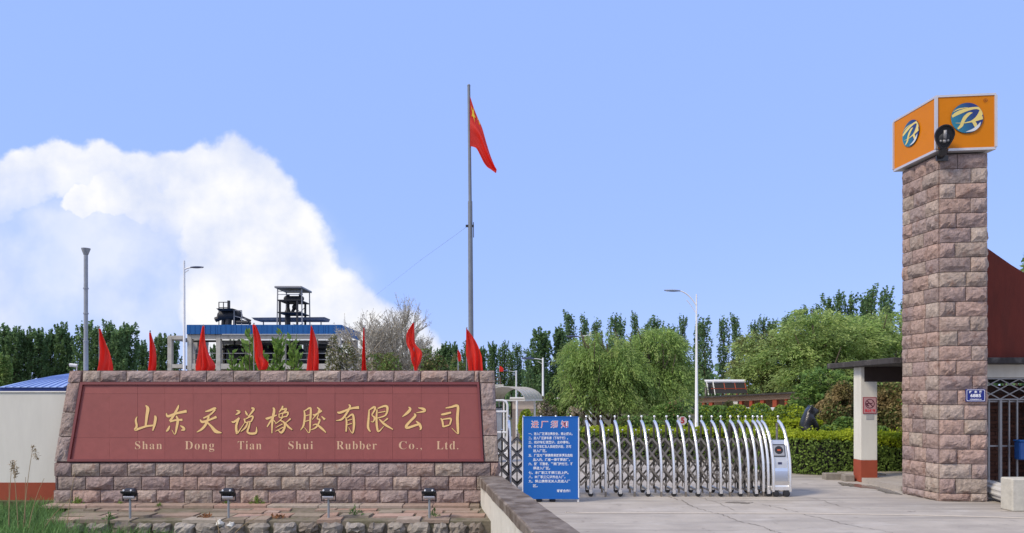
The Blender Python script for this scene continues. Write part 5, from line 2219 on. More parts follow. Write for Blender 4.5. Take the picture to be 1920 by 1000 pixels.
# ------------------------------------------------------------------ low service building, canopy, cabinet
def yard_buildings():
    # hall with red piers at the right
    P = [(1306, 745.5, 47.0), (1524, 734.5, 41.0)]
    a, b = at(*P[0]), at(*P[1])
    t = thing('low_building', 'long low tan building with red piers and dark flat roof behind the hedges', 'building', ((a.x + b.x) / 2, 44, -1.6))
    d = (b - a)
    dh = Vector((d.x, d.y, 0)).normalized()
    nb = Vector((-dh.y, dh.x, 0))
    if nb.y < 0:
        nb = -nb
    def Q(u, dz, dep):
        p = a + d * u
        return Vector((p.x, p.y, p.z + dz)) + nb * dep
    mb = MB()
    mb.hexa([Q(0, -.06, -.3), Q(1, -.06, -.3), Q(1, -.06, 6), Q(0, -.06, 6), Q(0, .03, -.3), Q(1, .03, -.3), Q(1, .03, 6), Q(0, .03, 6)])
    mb.build('roof_slab', m_slab, t)
    m_tan = M('tan_render', (.50, .34, .22), .9, var=.2, scale=1)
    mb = MB()
    mb.hexa([Q(0, -.34, -.02), Q(1, -.34, -.02), Q(1, -.34, .2), Q(0, -.34, .2), Q(0, -.064, -.02), Q(1, -.064, -.02), Q(1, -.064, .2), Q(0, -.064, .2)])
    mb.build('lintel', m_tan, t)
    mb = MB()
    mb.hexa([Vector((q.x, q.y, -1.7)) for q in (Q(0, 0, 1.4), Q(1, 0, 1.4), Q(1, 0, 1.6), Q(0, 0, 1.6))] + [Q(0, -.07, 1.4), Q(1, -.07, 1.4), Q(1, -.07, 1.6), Q(0, -.07, 1.6)])
    mb.build('wall', m_tan, t)
    for px, w, m in ((1318, .18, m_redbase), (1332, .26, m_redbase), (1356, .2, m_slab), (1379, .30, m_offwhite), (1388, .2, m_redbase), (1408, .2, m_redbase), (1429, .24, m_redbase), (1452, .26, m_redbase), (1473, .12, m_redbase), (1499, .22, m_redbase)):
        # where the sight line meets the front
        u = None
        best = 9
        for k in range(201):
            q = a + d * (k / 200)
            e = abs(960 + q.x / q.y * F - px)
            if e < best:
                best, u = e, k / 200
        mb = MB()
        c0, c1 = Q(u, -.344, .0), Q(u, -.344, .2)
        h = dh * (w / 2)
        mb.hexa([Vector((p.x, p.y, -1.65)) for p in (c0 - h, c0 + h, c1 + h, c1 - h)] + [c0 - h, c0 + h, c1 + h, c1 - h])
        mb.build('pier', m, t)
    # solar water heater on the roof
    c = at(1360, 740, 48.0)
    s = thing('solar_water_heater', 'solar water heater with white tanks on red frames on the low building roof', 'water heater', (c.x, 48, 2.0))
    Y = 48.0
    def T(px, py, dy=0):
        p = at(px, py, Y)
        p.y += dy
        return p
    for pa, pb, dy in ((1337, 1397, 0), (1324.5, 1342, .5)):
        mb = MB()
        mb.tube([T(pa, 715.5, dy), T(pb, 715.5, dy)], .125, 14)
        mb.build('tank', m_white, s, smooth='auto')
        mb = MB()
        q = [T(pa + 1, 719, dy - .05), T(pb - 1, 719, dy - .05), T(pb - 4, 738, dy - .95), T(pa - 3, 738, dy - .95)]
        mb.prism(q, (0, .03, .02))
        mb.build('collector', m_dark, s)
    zf = zat(741, Y)
    for px in (1325, 1337, 1357, 1377, 1396):
        mb = MB()
        mb.bar(T(px, 717), (T(px - 4, 0).x, Y - 1.0, zf), .045)
        mb.bar(T(px, 717), (T(px, 0).x, Y + .35, zf), .045)
        mb.bar((T(px - 2, 0).x, Y - .5, zat(729, Y)), (T(px + 3, 0).x, Y + .1, zat(721, Y)), .035)
        mb.build('frame', m_redbase if px > 1340 else m_offwhite, s)
    mb = MB()
    mb.bar(T(1329, 729, -.55), T(1396, 729, -.55), .05)
    mb.build('cross_rail', m_redbase, s)
    # small beige building behind the notice board
    Y = 55.0
    t = thing('flat_roof_building', 'small beige flat-roofed building behind the arched canopy and notice board', 'building', (xat(1005, Y), Y, -1.6))
    x0, x1 = xat(961, Y), xat(1046, Y)
    mb = MB()
    mb.box((x0, Y, zat(767, Y)), (x1, Y + 5, zat(749, Y)))
    mb.build('wall', M('pinkish_beige_render', (.50, .42, .34), .9, var=.1), t)
    mb = MB()
    mb.box((x0 - .02, Y - .03, -1.65), (x1 + .02, Y + 5.02, zat(767, Y) - .004))
    mb.build('plinth', M('grey_brown_brick', (.26, .215, .185), .9, var=.3, scale=6), t)
    mb = MB()
    mb.bbox((x0 - .2, Y - .25, zat(749, Y) + .004), (x1 + .2, Y + 5.2, zat(746, Y) + .02), .02)
    mb.build('roof_slab', m_offwhite, t)
    # arched canopy
    t = thing('arched_canopy', 'arched ribbed canopy on pale posts just right of the sign wall', 'canopy', (xat(955, 31), 31, gz(31)))
    Y = 30.0
    m_poly = M('aged_polycarbonate', (.50, .48, .40), .35, var=.12, scale=2)
    zc, zt = zat(751, Y), zat(726, Y)
    xa, xb = xat(905, Y), xat(984, Y)
    def arc(u, k):
        an = math.pi * (1 - u)
        return Vector(((xa + xb) / 2 + (xb - xa) / 2 * math.cos(an) + k * .16, Y + k * .55, zc + (zt - zc) * math.sin(an)))
    for k in range(5):
        mb = MB()
        mb.grid(lambda u, v: arc(u, k + v * .97 + .015), 14, 1)
        n = len(mb.v)
        mb.grid(lambda u, v: arc(u, k + v * .97 + .015) + Vector((0, 0, -.012)), 14, 1)
        mb.build('roof_sheet', m_poly, t, smooth=True)
    for k in range(6):
        mb = MB()
        mb.tube([arc(u / 14, k) + Vector((0, 0, .012)) for u in range(15)], .022, 6)
        mb.build('rib', m_frame, t)
    for k in (0, 5):
        for u in (0, 1):
            p = arc(u, k)
            mb = MB()
            mb.tube([(p.x + (.03 if u == 0 else -.32), p.y, gz(p.y)), (p.x + (.03 if u == 0 else -.32), p.y, p.z)], .045, 8)
            mb.build('post', m_white, t)
    for u in (0, 1):
        mb = MB()
        mb.bar(arc(u, 0), arc(u, 5), .07)
        mb.build('eave_rail', m_offwhite, t)
    mb = MB()
    mb.bar(arc(0, 0), arc(1, 0), .06)
    mb.build('tie_rail', m_offwhite, t)
    # tubular frame and cabinet next to the sign
    Y = 20.0
    t = thing('tube_gate', 'white tubular side gate frame between the sign wall and the first gate arch', 'side gate', (xat(938, Y), Y, 0))
    mb = MB()
    x0, x1 = xat(908, Y), xat(951.5, Y)
    zt = zat(751, Y)
    mb.tube([(x1, Y, 0), (x1, Y, zt - .12), (x1 - .035, Y, zt - .03), (x1 - .12, Y, zt), (x0, Y, zt), (x0, Y, 0)], .030, 10)
    mb.build('frame', m_white, t, smooth='auto')
    for py in (772, 811, 850):
        mb = MB()
        mb.tube([(x0 + .03, Y, zat(py, Y)), (x1 - .03, Y, zat(py, Y))], .026, 8)
        mb.build('rail', m_white, t)
    Y = 22.0
    t = thing('grey_cabinet', 'pale grey metal cabinet with dark hood behind the white tubular side gate', 'cabinet', (xat(932, Y), Y, 0))
    mb = MB()
    mb.bbox((xat(914, Y), Y, 0), (xat(941, Y), Y + .5, zat(764, Y)), .02)
    mb.build('body', m_galv, t)
    mb = MB()
    mb.grid(lambda u, v: (xat(912 + 31 * u, Y), Y - .1 + .75 * v, zat(764 - 7 * math.sin(math.pi * u) ** .8, Y) + .01), 10, 2)
    mb.grid(lambda u, v: (xat(912 + 31 * u, Y), Y - .1 + .75 * v, zat(764, Y) + .004), 10, 2)
    mb.build('hood', m_slab, t)
    # stack platform seen over the sign's right shoulder
    Y = 40.0
    t = thing('steel_platform', 'small rusty platform with handrail over the right shoulder of the sign wall', 'platform', (xat(930, Y), Y, gz(Y)))
    mb = MB()
    mb.box((xat(905, Y), Y, zat(725, Y)), (xat(944, Y), Y + 1.5, zat(721, Y)))
    mb.build('deck', m_offwhite, t)
    mb = MB()
    m_rust = M('rusty_paint', (.13, .09, .065), .9, var=.3)
    for px in (926, 938.5):
        mb.bar((xat(px, Y), Y + .05, zat(721, Y)), (xat(px, Y), Y + .05, zat(708, Y)), .06)
    for py in (708.5, 714):
        mb.bar((xat(905, Y), Y + .05, zat(py, Y)), (xat(938.5, Y), Y + .05, zat(py, Y)), .05)
    mb.build('handrail', m_rust, t)
    for px in (908, 942):
        mb = MB()
        mb.bar((xat(px, Y), Y + .7, gz(Y)), (xat(px, Y), Y + .7, zat(725, Y)), .1)
        mb.build('post', m_rust, t)
    # long white parked van behind hedge
    Y = 36.5
    t = thing('low_white_wall', 'low whitewashed wall glimpsed between the bushes in front of the tan building', 'wall', (xat(1437, Y), Y, gz(Y)))
    mb = MB()
    mb.bbox((xat(1380, Y), Y, gz(Y)), (xat(1500, Y), Y + .3, zat(764.5, Y)), .03)
    mb.build('wall_body', m_white, t)
    # hedge-foot kerbs
    for k, (pa, pb, py, Yk) in enumerate(((1548, 1585, 900, 17.5), (1584, 1603, 903, 17.15), (1648, 1662, 897, 17.45))):
        mb = MB()
        Xa, Xb = xat(pa, Yk), xat(pb, Yk)
        mb.bbox((Xa, Yk, -.02), (Xb, Yk + .22, .15), .015)
        o = mb.build('kerb_block', m_kerb)
        tag(o, ('long weathered concrete kerb block at the foot of the clipped hedge', 'short concrete kerb block against the left side of the porch column', 'short concrete kerb block just right of the porch column')[k], 'kerb block')


# ------------------------------------------------------------------ seated stone animal
def stone_bear():
    Y = 21.2
    cx = xat(1514, Y)
    t = thing('bear_statue', 'black stone statue of a seated bear behind the clipped hedge, looking right', 'statue', (cx, Y, 0))
    zt = zat(759, Y)
    base = zt - 1.02
    mb = MB()
    mb.bbox((cx - .30, Y - .28, 0), (cx + .34, Y + .28, base), .03)
    mb.build('plinth', m_frame, t)
    me = bpy.data.meshes.new('body')
    V = [(0, 0, .20), (-.04, 0, .42), (-.02, 0, .62), (.05, 0, .74), (.12, 0, .85), (.24, 0, .83), (.32, 0, .80),      # pelvis..head, muzzle
         (.10, -.14, .58), (.20, -.16, .38), (.24, -.15, .10), (.30, -.15, .03), (.10, .14, .58), (.20, .16, .38), (.24, .15, .10), (.30, .15, .03),
         (.02, -.20, .16), (.18, -.22, .14), (.24, -.22, .04), (.02, .20, .16), (.18, .22, .14), (.24, .22, .04),
         (.08, -.10, .95), (.07, -.12, 1.01), (.08, .10, .95), (.07, .12, 1.01), (-.18, 0, .14)]
    Rr = [.22, .215, .20, .16, .145, .085, .06, .10, .075, .06, .05, .10, .075, .06, .05, .14, .09, .06, .14, .09, .06, .045, .03, .045, .03, .06]
    Eg = [(0, 1), (1, 2), (2, 3), (3, 4), (4, 5), (5, 6), (2, 7), (7, 8), (8, 9), (9, 10), (2, 11), (11, 12), (12, 13), (13, 14), (0, 15), (15, 16), (16, 17), (0, 18), (18, 19), (19, 20), (4, 21), (21, 22), (4, 23), (23, 24), (0, 25)]
    me.from_pydata([Vector(v) for v in V], Eg, [])
    o = bpy.data.objects.new('body', me)
    COL.objects.link(o)
    sk = o.modifiers.new('skin', 'SKIN')
    sk.use_smooth_shade = True
    for d, r in zip(me.skin_vertices[0].data, Rr):
        d.radius = (r, r)
    me.skin_vertices[0].data[0].use_root = True
    sb = o.modifiers.new('sub', 'SUBSURF')
    sb.levels = sb.render_levels = 2
    dg = bpy.context.evaluated_depsgraph_get()
    m2 = bpy.data.meshes.new_from_object(o.evaluated_get(dg))
    bpy.data.objects.remove(o)
    m2.materials.clear()
    m2.materials.append(M('black_polished_stone', (.018, .018, .022), .25, var=.3, bump=.3, bscale=30))
    b = link('body', m2, t)
    b.location = (0, 0, base)
    mb = MB()
    for s in (-1, 1):
        mb.ball((cx + .205, Y + s * .055, base + .885), .016, 6)
    mb.ball((cx + .375, Y, base + .815), .024, 6)
    mb.build('face_details', m_black, t)


# ------------------------------------------------------------------ trees
def trunk_mb(h, r, rr, limbs=6, lean=.1, h0=.25, spread=.6, up=1.0):
    mb = MB()
    pts = [Vector((lean * math.sin(k * .9) * .5, lean * math.cos(k * 1.3) * .5 - lean * .5, h * k / 5)) for k in range(6)]
    mb.tube(pts, [r * (1.25 - .2 * min(k, 1)) * (1 - .16 * k) for k in range(6)], 7)
    tips = []
    for i in range(limbs):
        f = h0 + (1 - h0) * i / limbs
        p = pts[0].lerp(pts[-1], f)
        an = rr.uniform(0, 6.28)
        L = h * spread * (1.1 - .6 * f) * rr.uniform(.7, 1.1)
        q = p + Vector((math.cos(an) * L * .45, math.sin(an) * L * .45, L * .45 * up))
        e = p + Vector((math.cos(an) * L * .75, math.sin(an) * L * .75, L * 1.0 * up))
        mb.tube([p, q, e], [r * .45 * (1 - .5 * f), r * .3 * (1 - .5 * f), r * .08], 5)
        tips.append((p, q, e))
    return mb, tips


def poplar_meshes(seed, h=14.0, w=2.0, clear=.28, dens=1.0, leaf=.34):
    rr = random.Random(seed)
    lr = np.random.default_rng(seed)
    C, D = [], []
    mb = MB()
    bend = rr.uniform(-.35, .35)
    def ax(z):
        return Vector((bend * (z / h) ** 2, bend * .6 * (z / h), z))
    mb.tube([ax(h * k / 7) for k in range(8)], [.17 * (1 - .13 * k) for k in range(8)], 6)
    nb = int(30 * dens)
    for i in range(nb):
        f = clear + (1 - clear) * (i + rr.random()) / nb * .9
        z0 = f * h
        an = i * 2.4 + rr.uniform(-.5, .5)
        reach = w * rr.uniform(.35, .95) * (1.0 - .55 * f) * min(1, (f - clear) * 4 + .5)
        L = h * rr.uniform(.16, .30) * (1.18 - .6 * f)
        top = min(z0 + L, h * rr.uniform(.93, 1.02))
        p0 = ax(z0)
        p1 = p0 + Vector((math.cos(an) * reach * .7, math.sin(an) * reach * .7, (top - z0) * .45))
        p2 = p0 + Vector((math.cos(an) * reach, math.sin(an) * reach, top - z0))
        mb.tube([p0, p1, p2], [.05, .03, .01], 4)
        n = int(58 * dens * (L / 3))
        for k in range(n):
            u = rr.uniform(.08, 1)
            q = p0.lerp(p1, u * 2) if u < .5 else p1.lerp(p2, u * 2 - 1)
            s = .30 * (1.05 - u * .85)
            C.append((q.x + rr.gauss(0, s), q.y + rr.gauss(0, s), q.z + rr.gauss(0, .25)))
    for k in range(int(60 * dens)):
        z = h * rr.uniform(.80, 1.0)
        q = ax(z)
        s = .22 * (1.02 - (z / h)) * 4
        C.append((q.x + rr.gauss(0, s * .6 + .03), q.y + rr.gauss(0, s * .6 + .03), z + rr.gauss(0, .1)))
    C = np.array(C)
    V = leaf_arrays(C, leaf, leaf * .62)
    me = leaf_mesh('crown', [V], [m_poplar])
    tm = mb.build('trunk', m_bark, None, smooth=True, origin=(0, 0, 0))
    td = tm.data
    bpy.data.objects.remove(tm)
    return me, td


def poplars():
    var_full = [poplar_meshes(100 + k, 14, 2.6, .10, 1.75, .40) for k in range(4)]
    var_slim = [poplar_meshes(200 + k, 14, 1.75, .30, 1.0, .33) for k in range(5)]
    rr = random.Random(77)
    def tree(px, Y, ptop, var, lab, grp):
        me, td = var[rr.randrange(len(var))]
        zb = gz(Y)
        H = zat(ptop, Y) - zb
        t = thing('poplar_tree', lab, 'tree', (xat(px, Y), Y, zb), grp)
        s = H / 14
        wx = rr.uniform(.75, 1.3)
        rot = (rr.gauss(0, .018), rr.gauss(0, .018), rr.uniform(0, 6.28))
        for nm, d in (('crown', me), ('trunk', td)):
            o = link(nm, d, t)
            o.scale = (s * wx, s * wx, s)
            o.rotation_euler = rot
    ORD = ['first', 'second', 'third', 'fourth', 'fifth', 'sixth', 'seventh', 'eighth', 'ninth', 'tenth', 'eleventh', 'twelfth', 'thirteenth', 'fourteenth', 'fifteenth', 'sixteenth', 'seventeenth', 'eighteenth']
    G = [
        # px from, px to, spacing, mean top, jitter, Y, variants, label, group
        (-60, 60, 21, 622, 8, 112, var_full, 'dark poplars left of the flue pipe', 'poplars left of the flue pipe'),
        (62, 160, 21, 617, 9, 118, var_full, 'dark poplars right behind the flue pipe', 'poplars beside the flue pipe'),
        (172, 262, 20, 612, 6, 112, var_full, 'poplars behind the left end flag', 'poplars behind the left end flag'),
        (262, 345, 23, 632, 10, 120, var_full, 'poplars between second flag and concrete bay', 'poplars left of the factory'),
        (365, 640, 30, 650, 10, 135, var_full, 'dark poplar seen through the open floors of the factory hall', 'poplars behind the factory'),
        (640, 830, 24, 655, 10, 130, var_full, 'poplars behind the two bare trees', 'poplars behind the bare trees'),
        (825, 925, 17, 644, 8, 112, var_full, 'poplars behind the foot of the flagpole', 'poplars behind the flagpole'),
        (925, 998, 16, 650, 8, 118, var_slim, 'low poplars above the arched canopy', 'poplars above the arched canopy'),
        (1003, 1062, 30, 617, 3, 104, var_full, 'tall dark pair of poplars above the notice board', 'tall poplars above the notice board'),
        (1060, 1260, 25, 598, 9, 116, var_slim, 'slender poplars behind the round willows', 'poplars behind the willow'),
        (1262, 1400, 24, 598, 7, 112, var_slim, 'slender poplars just right of the tall street lamp', 'poplars between lamp and light green trees'),
        (1402, 1690, 22, 578, 10, 118, var_slim, 'poplar spires behind the light green trees', 'poplars behind the light green trees'),
        (1700, 2000, 26, 585, 10, 122, var_slim, 'slender poplar behind the stone pillar and gatehouse', 'poplars behind the pillar'),
    ]
    for a, b, sp_, top, jit, Y, var, lab, grp in G:
        px = a + sp_ / 2
        k = 0
        pos, q = [], px
        hidden = 'factory' in grp and 'behind' in grp or 'pillar' in grp
        while px < b:
            tt = top
            if grp == 'poplars behind the light green trees':
                tt = 590 - 36 * sstep(1402, 1600, px)
            if grp == 'poplars left of the factory':
                tt = 640 - 20 * abs(px - 275) / 70
            lb = lab
            if not hidden:
                lb = ORD[k] + ' from the left of the ' + lab
            tree(px + rr.uniform(-2, 2), Y + rr.uniform(-4, 4), tt + rr.uniform(-jit, jit) * 1.35, var, lb, grp)
            px += sp_ * rr.uniform(.6, 1.4)
            k += 1
    # low far wood closing the horizon behind the rows
    n = 26000
    u = rng.uniform(-1, 1, n)
    C = np.stack([u * 190, 150 + rng.uniform(-10, 12, n), -1.6 + rng.uniform(0, 1, n) ** .8 * (6.5 + 2.0 * np.sin(u * 40) + 1.2 * np.sin(u * 97))], 1)
    me = leaf_mesh('far_wood', [leaf_arrays(C, 1.5, .9)], [m_poplar])
    kind(link('far_wood', me), 'stuff')['label'] = 'dark undergrowth and wood closing the view under the poplars'


def feather_tree(px, Y, ptop, pxw, lab, name, mats, seed, trunk_col, strands=420, per=34, droop=.5, leaf=(.22, .055), base_z=None, low=.18, clumps=False, trunks=1, flat=.62):
    """broad crown of fine leaf sprays: dome of sprays with gaps"""
    rr = random.Random(seed)
    lr = np.random.default_rng(seed)
    zb = gz(Y) if base_z is None else base_z
    H = zat(ptop, Y) - zb
    W = pxw / F * Y / 2
    t = thing(name, lab, 'tree', (xat(px, Y), Y, zb))
    # lobes
    lobes = []
    for k in range(11):
        an = rr.uniform(0, 6.28)
        r = W * rr.uniform(.15, .62)
        z = H * rr.uniform(.42, .80)
        lobes.append((r * math.cos(an), r * math.sin(an), z, W * rr.uniform(.32, .5)))
    lobes += [(0, 0, H * .74, W * .55), (-W * .45, 0, H * .55, W * .45), (W * .45, 0, H * .55, W * .45), (-W * .3, -W * .4, H * .42, W * .4), (W * .35, -W * .35, H * .40, W * .4)]
    Vs = [[] for _ in mats]
    for s in range(strands):
        L_ = lobes[rr.randrange(len(lobes))]
        d = lr.normal(size=3)
        d /= np.linalg.norm(d)
        d[2] = d[2] * .8 + .15
        p = np.array(L_[:3]) + d * L_[3] * rr.uniform(.72, 1.03) * np.array((1, 1, .8))
        if p[2] > H * .985:
            p[2] = H * rr.uniform(.93, .985)
        if p[2] < H * low:
            continue
        out = np.array((d[0], d[1], .25))
        ln = H * rr.uniform(.10, .22)
        u = np.linspace(0, 1, per)
        path = p + np.outer(u, out * ln * .6) + np.outer(u ** 1.6, np.array((0, 0, -droop * ln * 1.4))) + lr.normal(size=(per, 3)) * .07 * H / 6
        dirs = out * .6 + np.outer(u, np.array((0, 0, -droop * 1.8)))
        dirs = dirs / (np.linalg.norm(dirs, axis=1)[:, None] + 1e-6)
        V = leaf_arrays(path, leaf[0], leaf[1], dirs, .55)
        Vs[rr.choices(range(len(mats)), [1] + [.35] * (len(mats) - 1))[0]].append(V)
    Vs = [np.concatenate(v) if v else np.zeros((0, 3)) for v in Vs]
    me = leaf_mesh('crown', Vs, mats)
    link('crown', me, t)
    for k in range(trunks):
        mb, _ = trunk_mb(H * .78, .16 * H / 6, rr, 9, .3 * H / 6, .22, .45, 1.0)
        off = Vector(((k - (trunks - 1) / 2) * W * .34, rr.uniform(-.3, .3), 0))
        mb.v = [tuple(Vector(v) + off) for v in mb.v]
        o = mb.build('trunk', trunk_col, None, smooth=True, origin=(0, 0, 0))
        o.parent = t
        ORG[o.name] = ORG[t.name]
    return t


def bare_tree(px, Y, ptop, pxw, lab, seed):
    rr = random.Random(seed)
    zb = gz(Y)
    H = zat(ptop, Y) - zb
    W = pxw / F * Y / 2
    t = thing('bare_tree', lab, 'tree', (xat(px, Y), Y, zb))
    mb, tw = MB(), MB()
    buds = []
    def grow(p, d, L, r, lev):
        q = p + d * L * .5 + Vector((rr.gauss(0, .04), rr.gauss(0, .04), rr.gauss(0, .02))) * L
        e = p + d * L
        (mb if lev < 2 else tw).tube([p, q, e], [r, r * .8, r * .6], 6 if lev < 2 else 3, caps=False)
        if lev >= 3:
            for _ in range(5):
                s = rr.random()
                buds.append(p.lerp(e, s) + Vector((rr.gauss(0, .03), rr.gauss(0, .03), rr.gauss(0, .03))))
        if lev == 5:
            return
        n = (6, 5, 4, 4, 3)[lev]
        for k in range(n):
            f = rr.uniform(.45, 1.0) if k else 1.0
            s = p.lerp(e, f)
            an = rr.uniform(0, 6.28)
            spread = (.75, .7, .6, .55, .5)[lev]
            nd = (d + Vector((math.cos(an), math.sin(an), 0)) * spread + Vector((0, 0, .16 * (1 - d.z)))).normalized()
            grow(s, nd, L * rr.uniform(.62, .80), r * .55, lev + 1)
    grow(Vector((0, 0, 0)), Vector((rr.uniform(-.08, .08), 0, 1)).normalized(), H * .27, .12 * H / 6, 0)
    # scale the limbs to the height seen
    top = sorted(v[2] for v in tw.v)[int(len(tw.v) * .992)]
    half = sorted(abs(v[0]) for v in tw.v)[int(len(tw.v) * .95)]
    sz, sx = H / top, W / half
    for m in (mb, tw):
        m.v = [(v[0] * sx, v[1] * sx, v[2] * sz) for v in m.v]
    C = np.array([(b.x * sx, b.y * sx, b.z * sz) for b in buds])
    for nm, m, mt in (('trunk', mb, m_bark), ('twigs', tw, m_twig)):
        o = m.build(nm, mt, None, smooth=True, origin=(0, 0, 0), recalc=False)
        o.parent = t
        if nm == 'twigs':
            o['kind'] = 'stuff'
    link('buds', leaf_mesh('buds', [leaf_arrays(C[rng.random(len(C)) < .8], .085, .05)], [m_bud]), t)['kind'] = 'stuff'


def leaf_block(name, lab, cat, fnC, mats_frac, leaf, loc, group=None, core=None, adir=None):
    """a clipped or loose shrub built from leaves at points C; mats_frac: list of (material, selector)"""
    C = fnC
    t = thing(name, lab, cat, loc, group)
    Vs, ms = [], []
    rest = np.ones(len(C), bool)
    for m, sel in mats_frac:
        k = sel & rest
        rest &= ~sel
        if k.sum():
            Vs.append(leaf_arrays(C[k] - np.array(loc), *leaf))
            ms.append(m)
    o = link('foliage', leaf_mesh('foliage', Vs, ms), t)
    return t


def hedge_points(path, w, h, zfun, n, lumps=.05, seed=1):
    """points in the outer shell of a clipped hedge along path (x,y)"""
    r = np.random.default_rng(seed)
    P = np.array(path, float)
    seg = np.linalg.norm(np.diff(P, axis=0), axis=1)
    cum = np.concatenate([[0], np.cumsum(seg)])
    s = r.uniform(0, cum[-1], n)
    i = np.clip(np.searchsorted(cum, s) - 1, 0, len(seg) - 1)
    f = (s - cum[i]) / seg[i]
    base = P[i] + (P[i + 1] - P[i]) * f[:, None]
    d = (P[i + 1] - P[i]) / seg[i][:, None]
    sd_ = np.diff(P, axis=0) / seg[:, None]
    vn = np.concatenate([sd_[:1], (sd_[1:] + sd_[:-1]) / 2, sd_[-1:]])
    d = vn[i] + (vn[i + 1] - vn[i]) * f[:, None]
    d /= np.linalg.norm(d, axis=1)[:, None]
    nrm = np.stack([d[:, 1], -d[:, 0]], 1)
    face = r.random(n)
    a = r.uniform(-1, 1, n)
    b = r.uniform(0, 1, n)
    a = np.where(face < .42, 1.0, np.where(face < .55, -1.0, a))
    b = np.where(face >= .55, 1.0, b)
    depth = np.abs(r.normal(0, .035, n))
    bulge = lumps * (np.sin(s * 2.3 + 1) + np.sin(s * 5.1) * .6 + np.sin(s * 11 + b * 9) * .4)
    wd = w / 2 + bulge * .8
    # rounded shoulder
    sh = np.maximum(0, b - .82) / .18
    lat = a * (wd - depth * (np.abs(a) > .99)) * (1 - .14 * sh ** 2 * (np.abs(a) > .5))
    hh = h + bulge * .5
    xy = base + nrm * lat[:, None]
    z = b * hh - depth * (b > .99) - .06 * h * (np.abs(a) > .85) * (b > .99) + r.normal(0, .012, n)
    ends = np.where(r.random(n) < .0, 0, 0)
    g = np.array([zfun(y) for y in xy[:, 1]])
    stray = (r.random(n) < .05) & (b > .97)
    z = z + stray * np.abs(r.normal(0, .06, n))
    top = (b > .90)
    return np.stack([xy[:, 0], xy[:, 1], g + np.maximum(z, .03)], 1), top, b


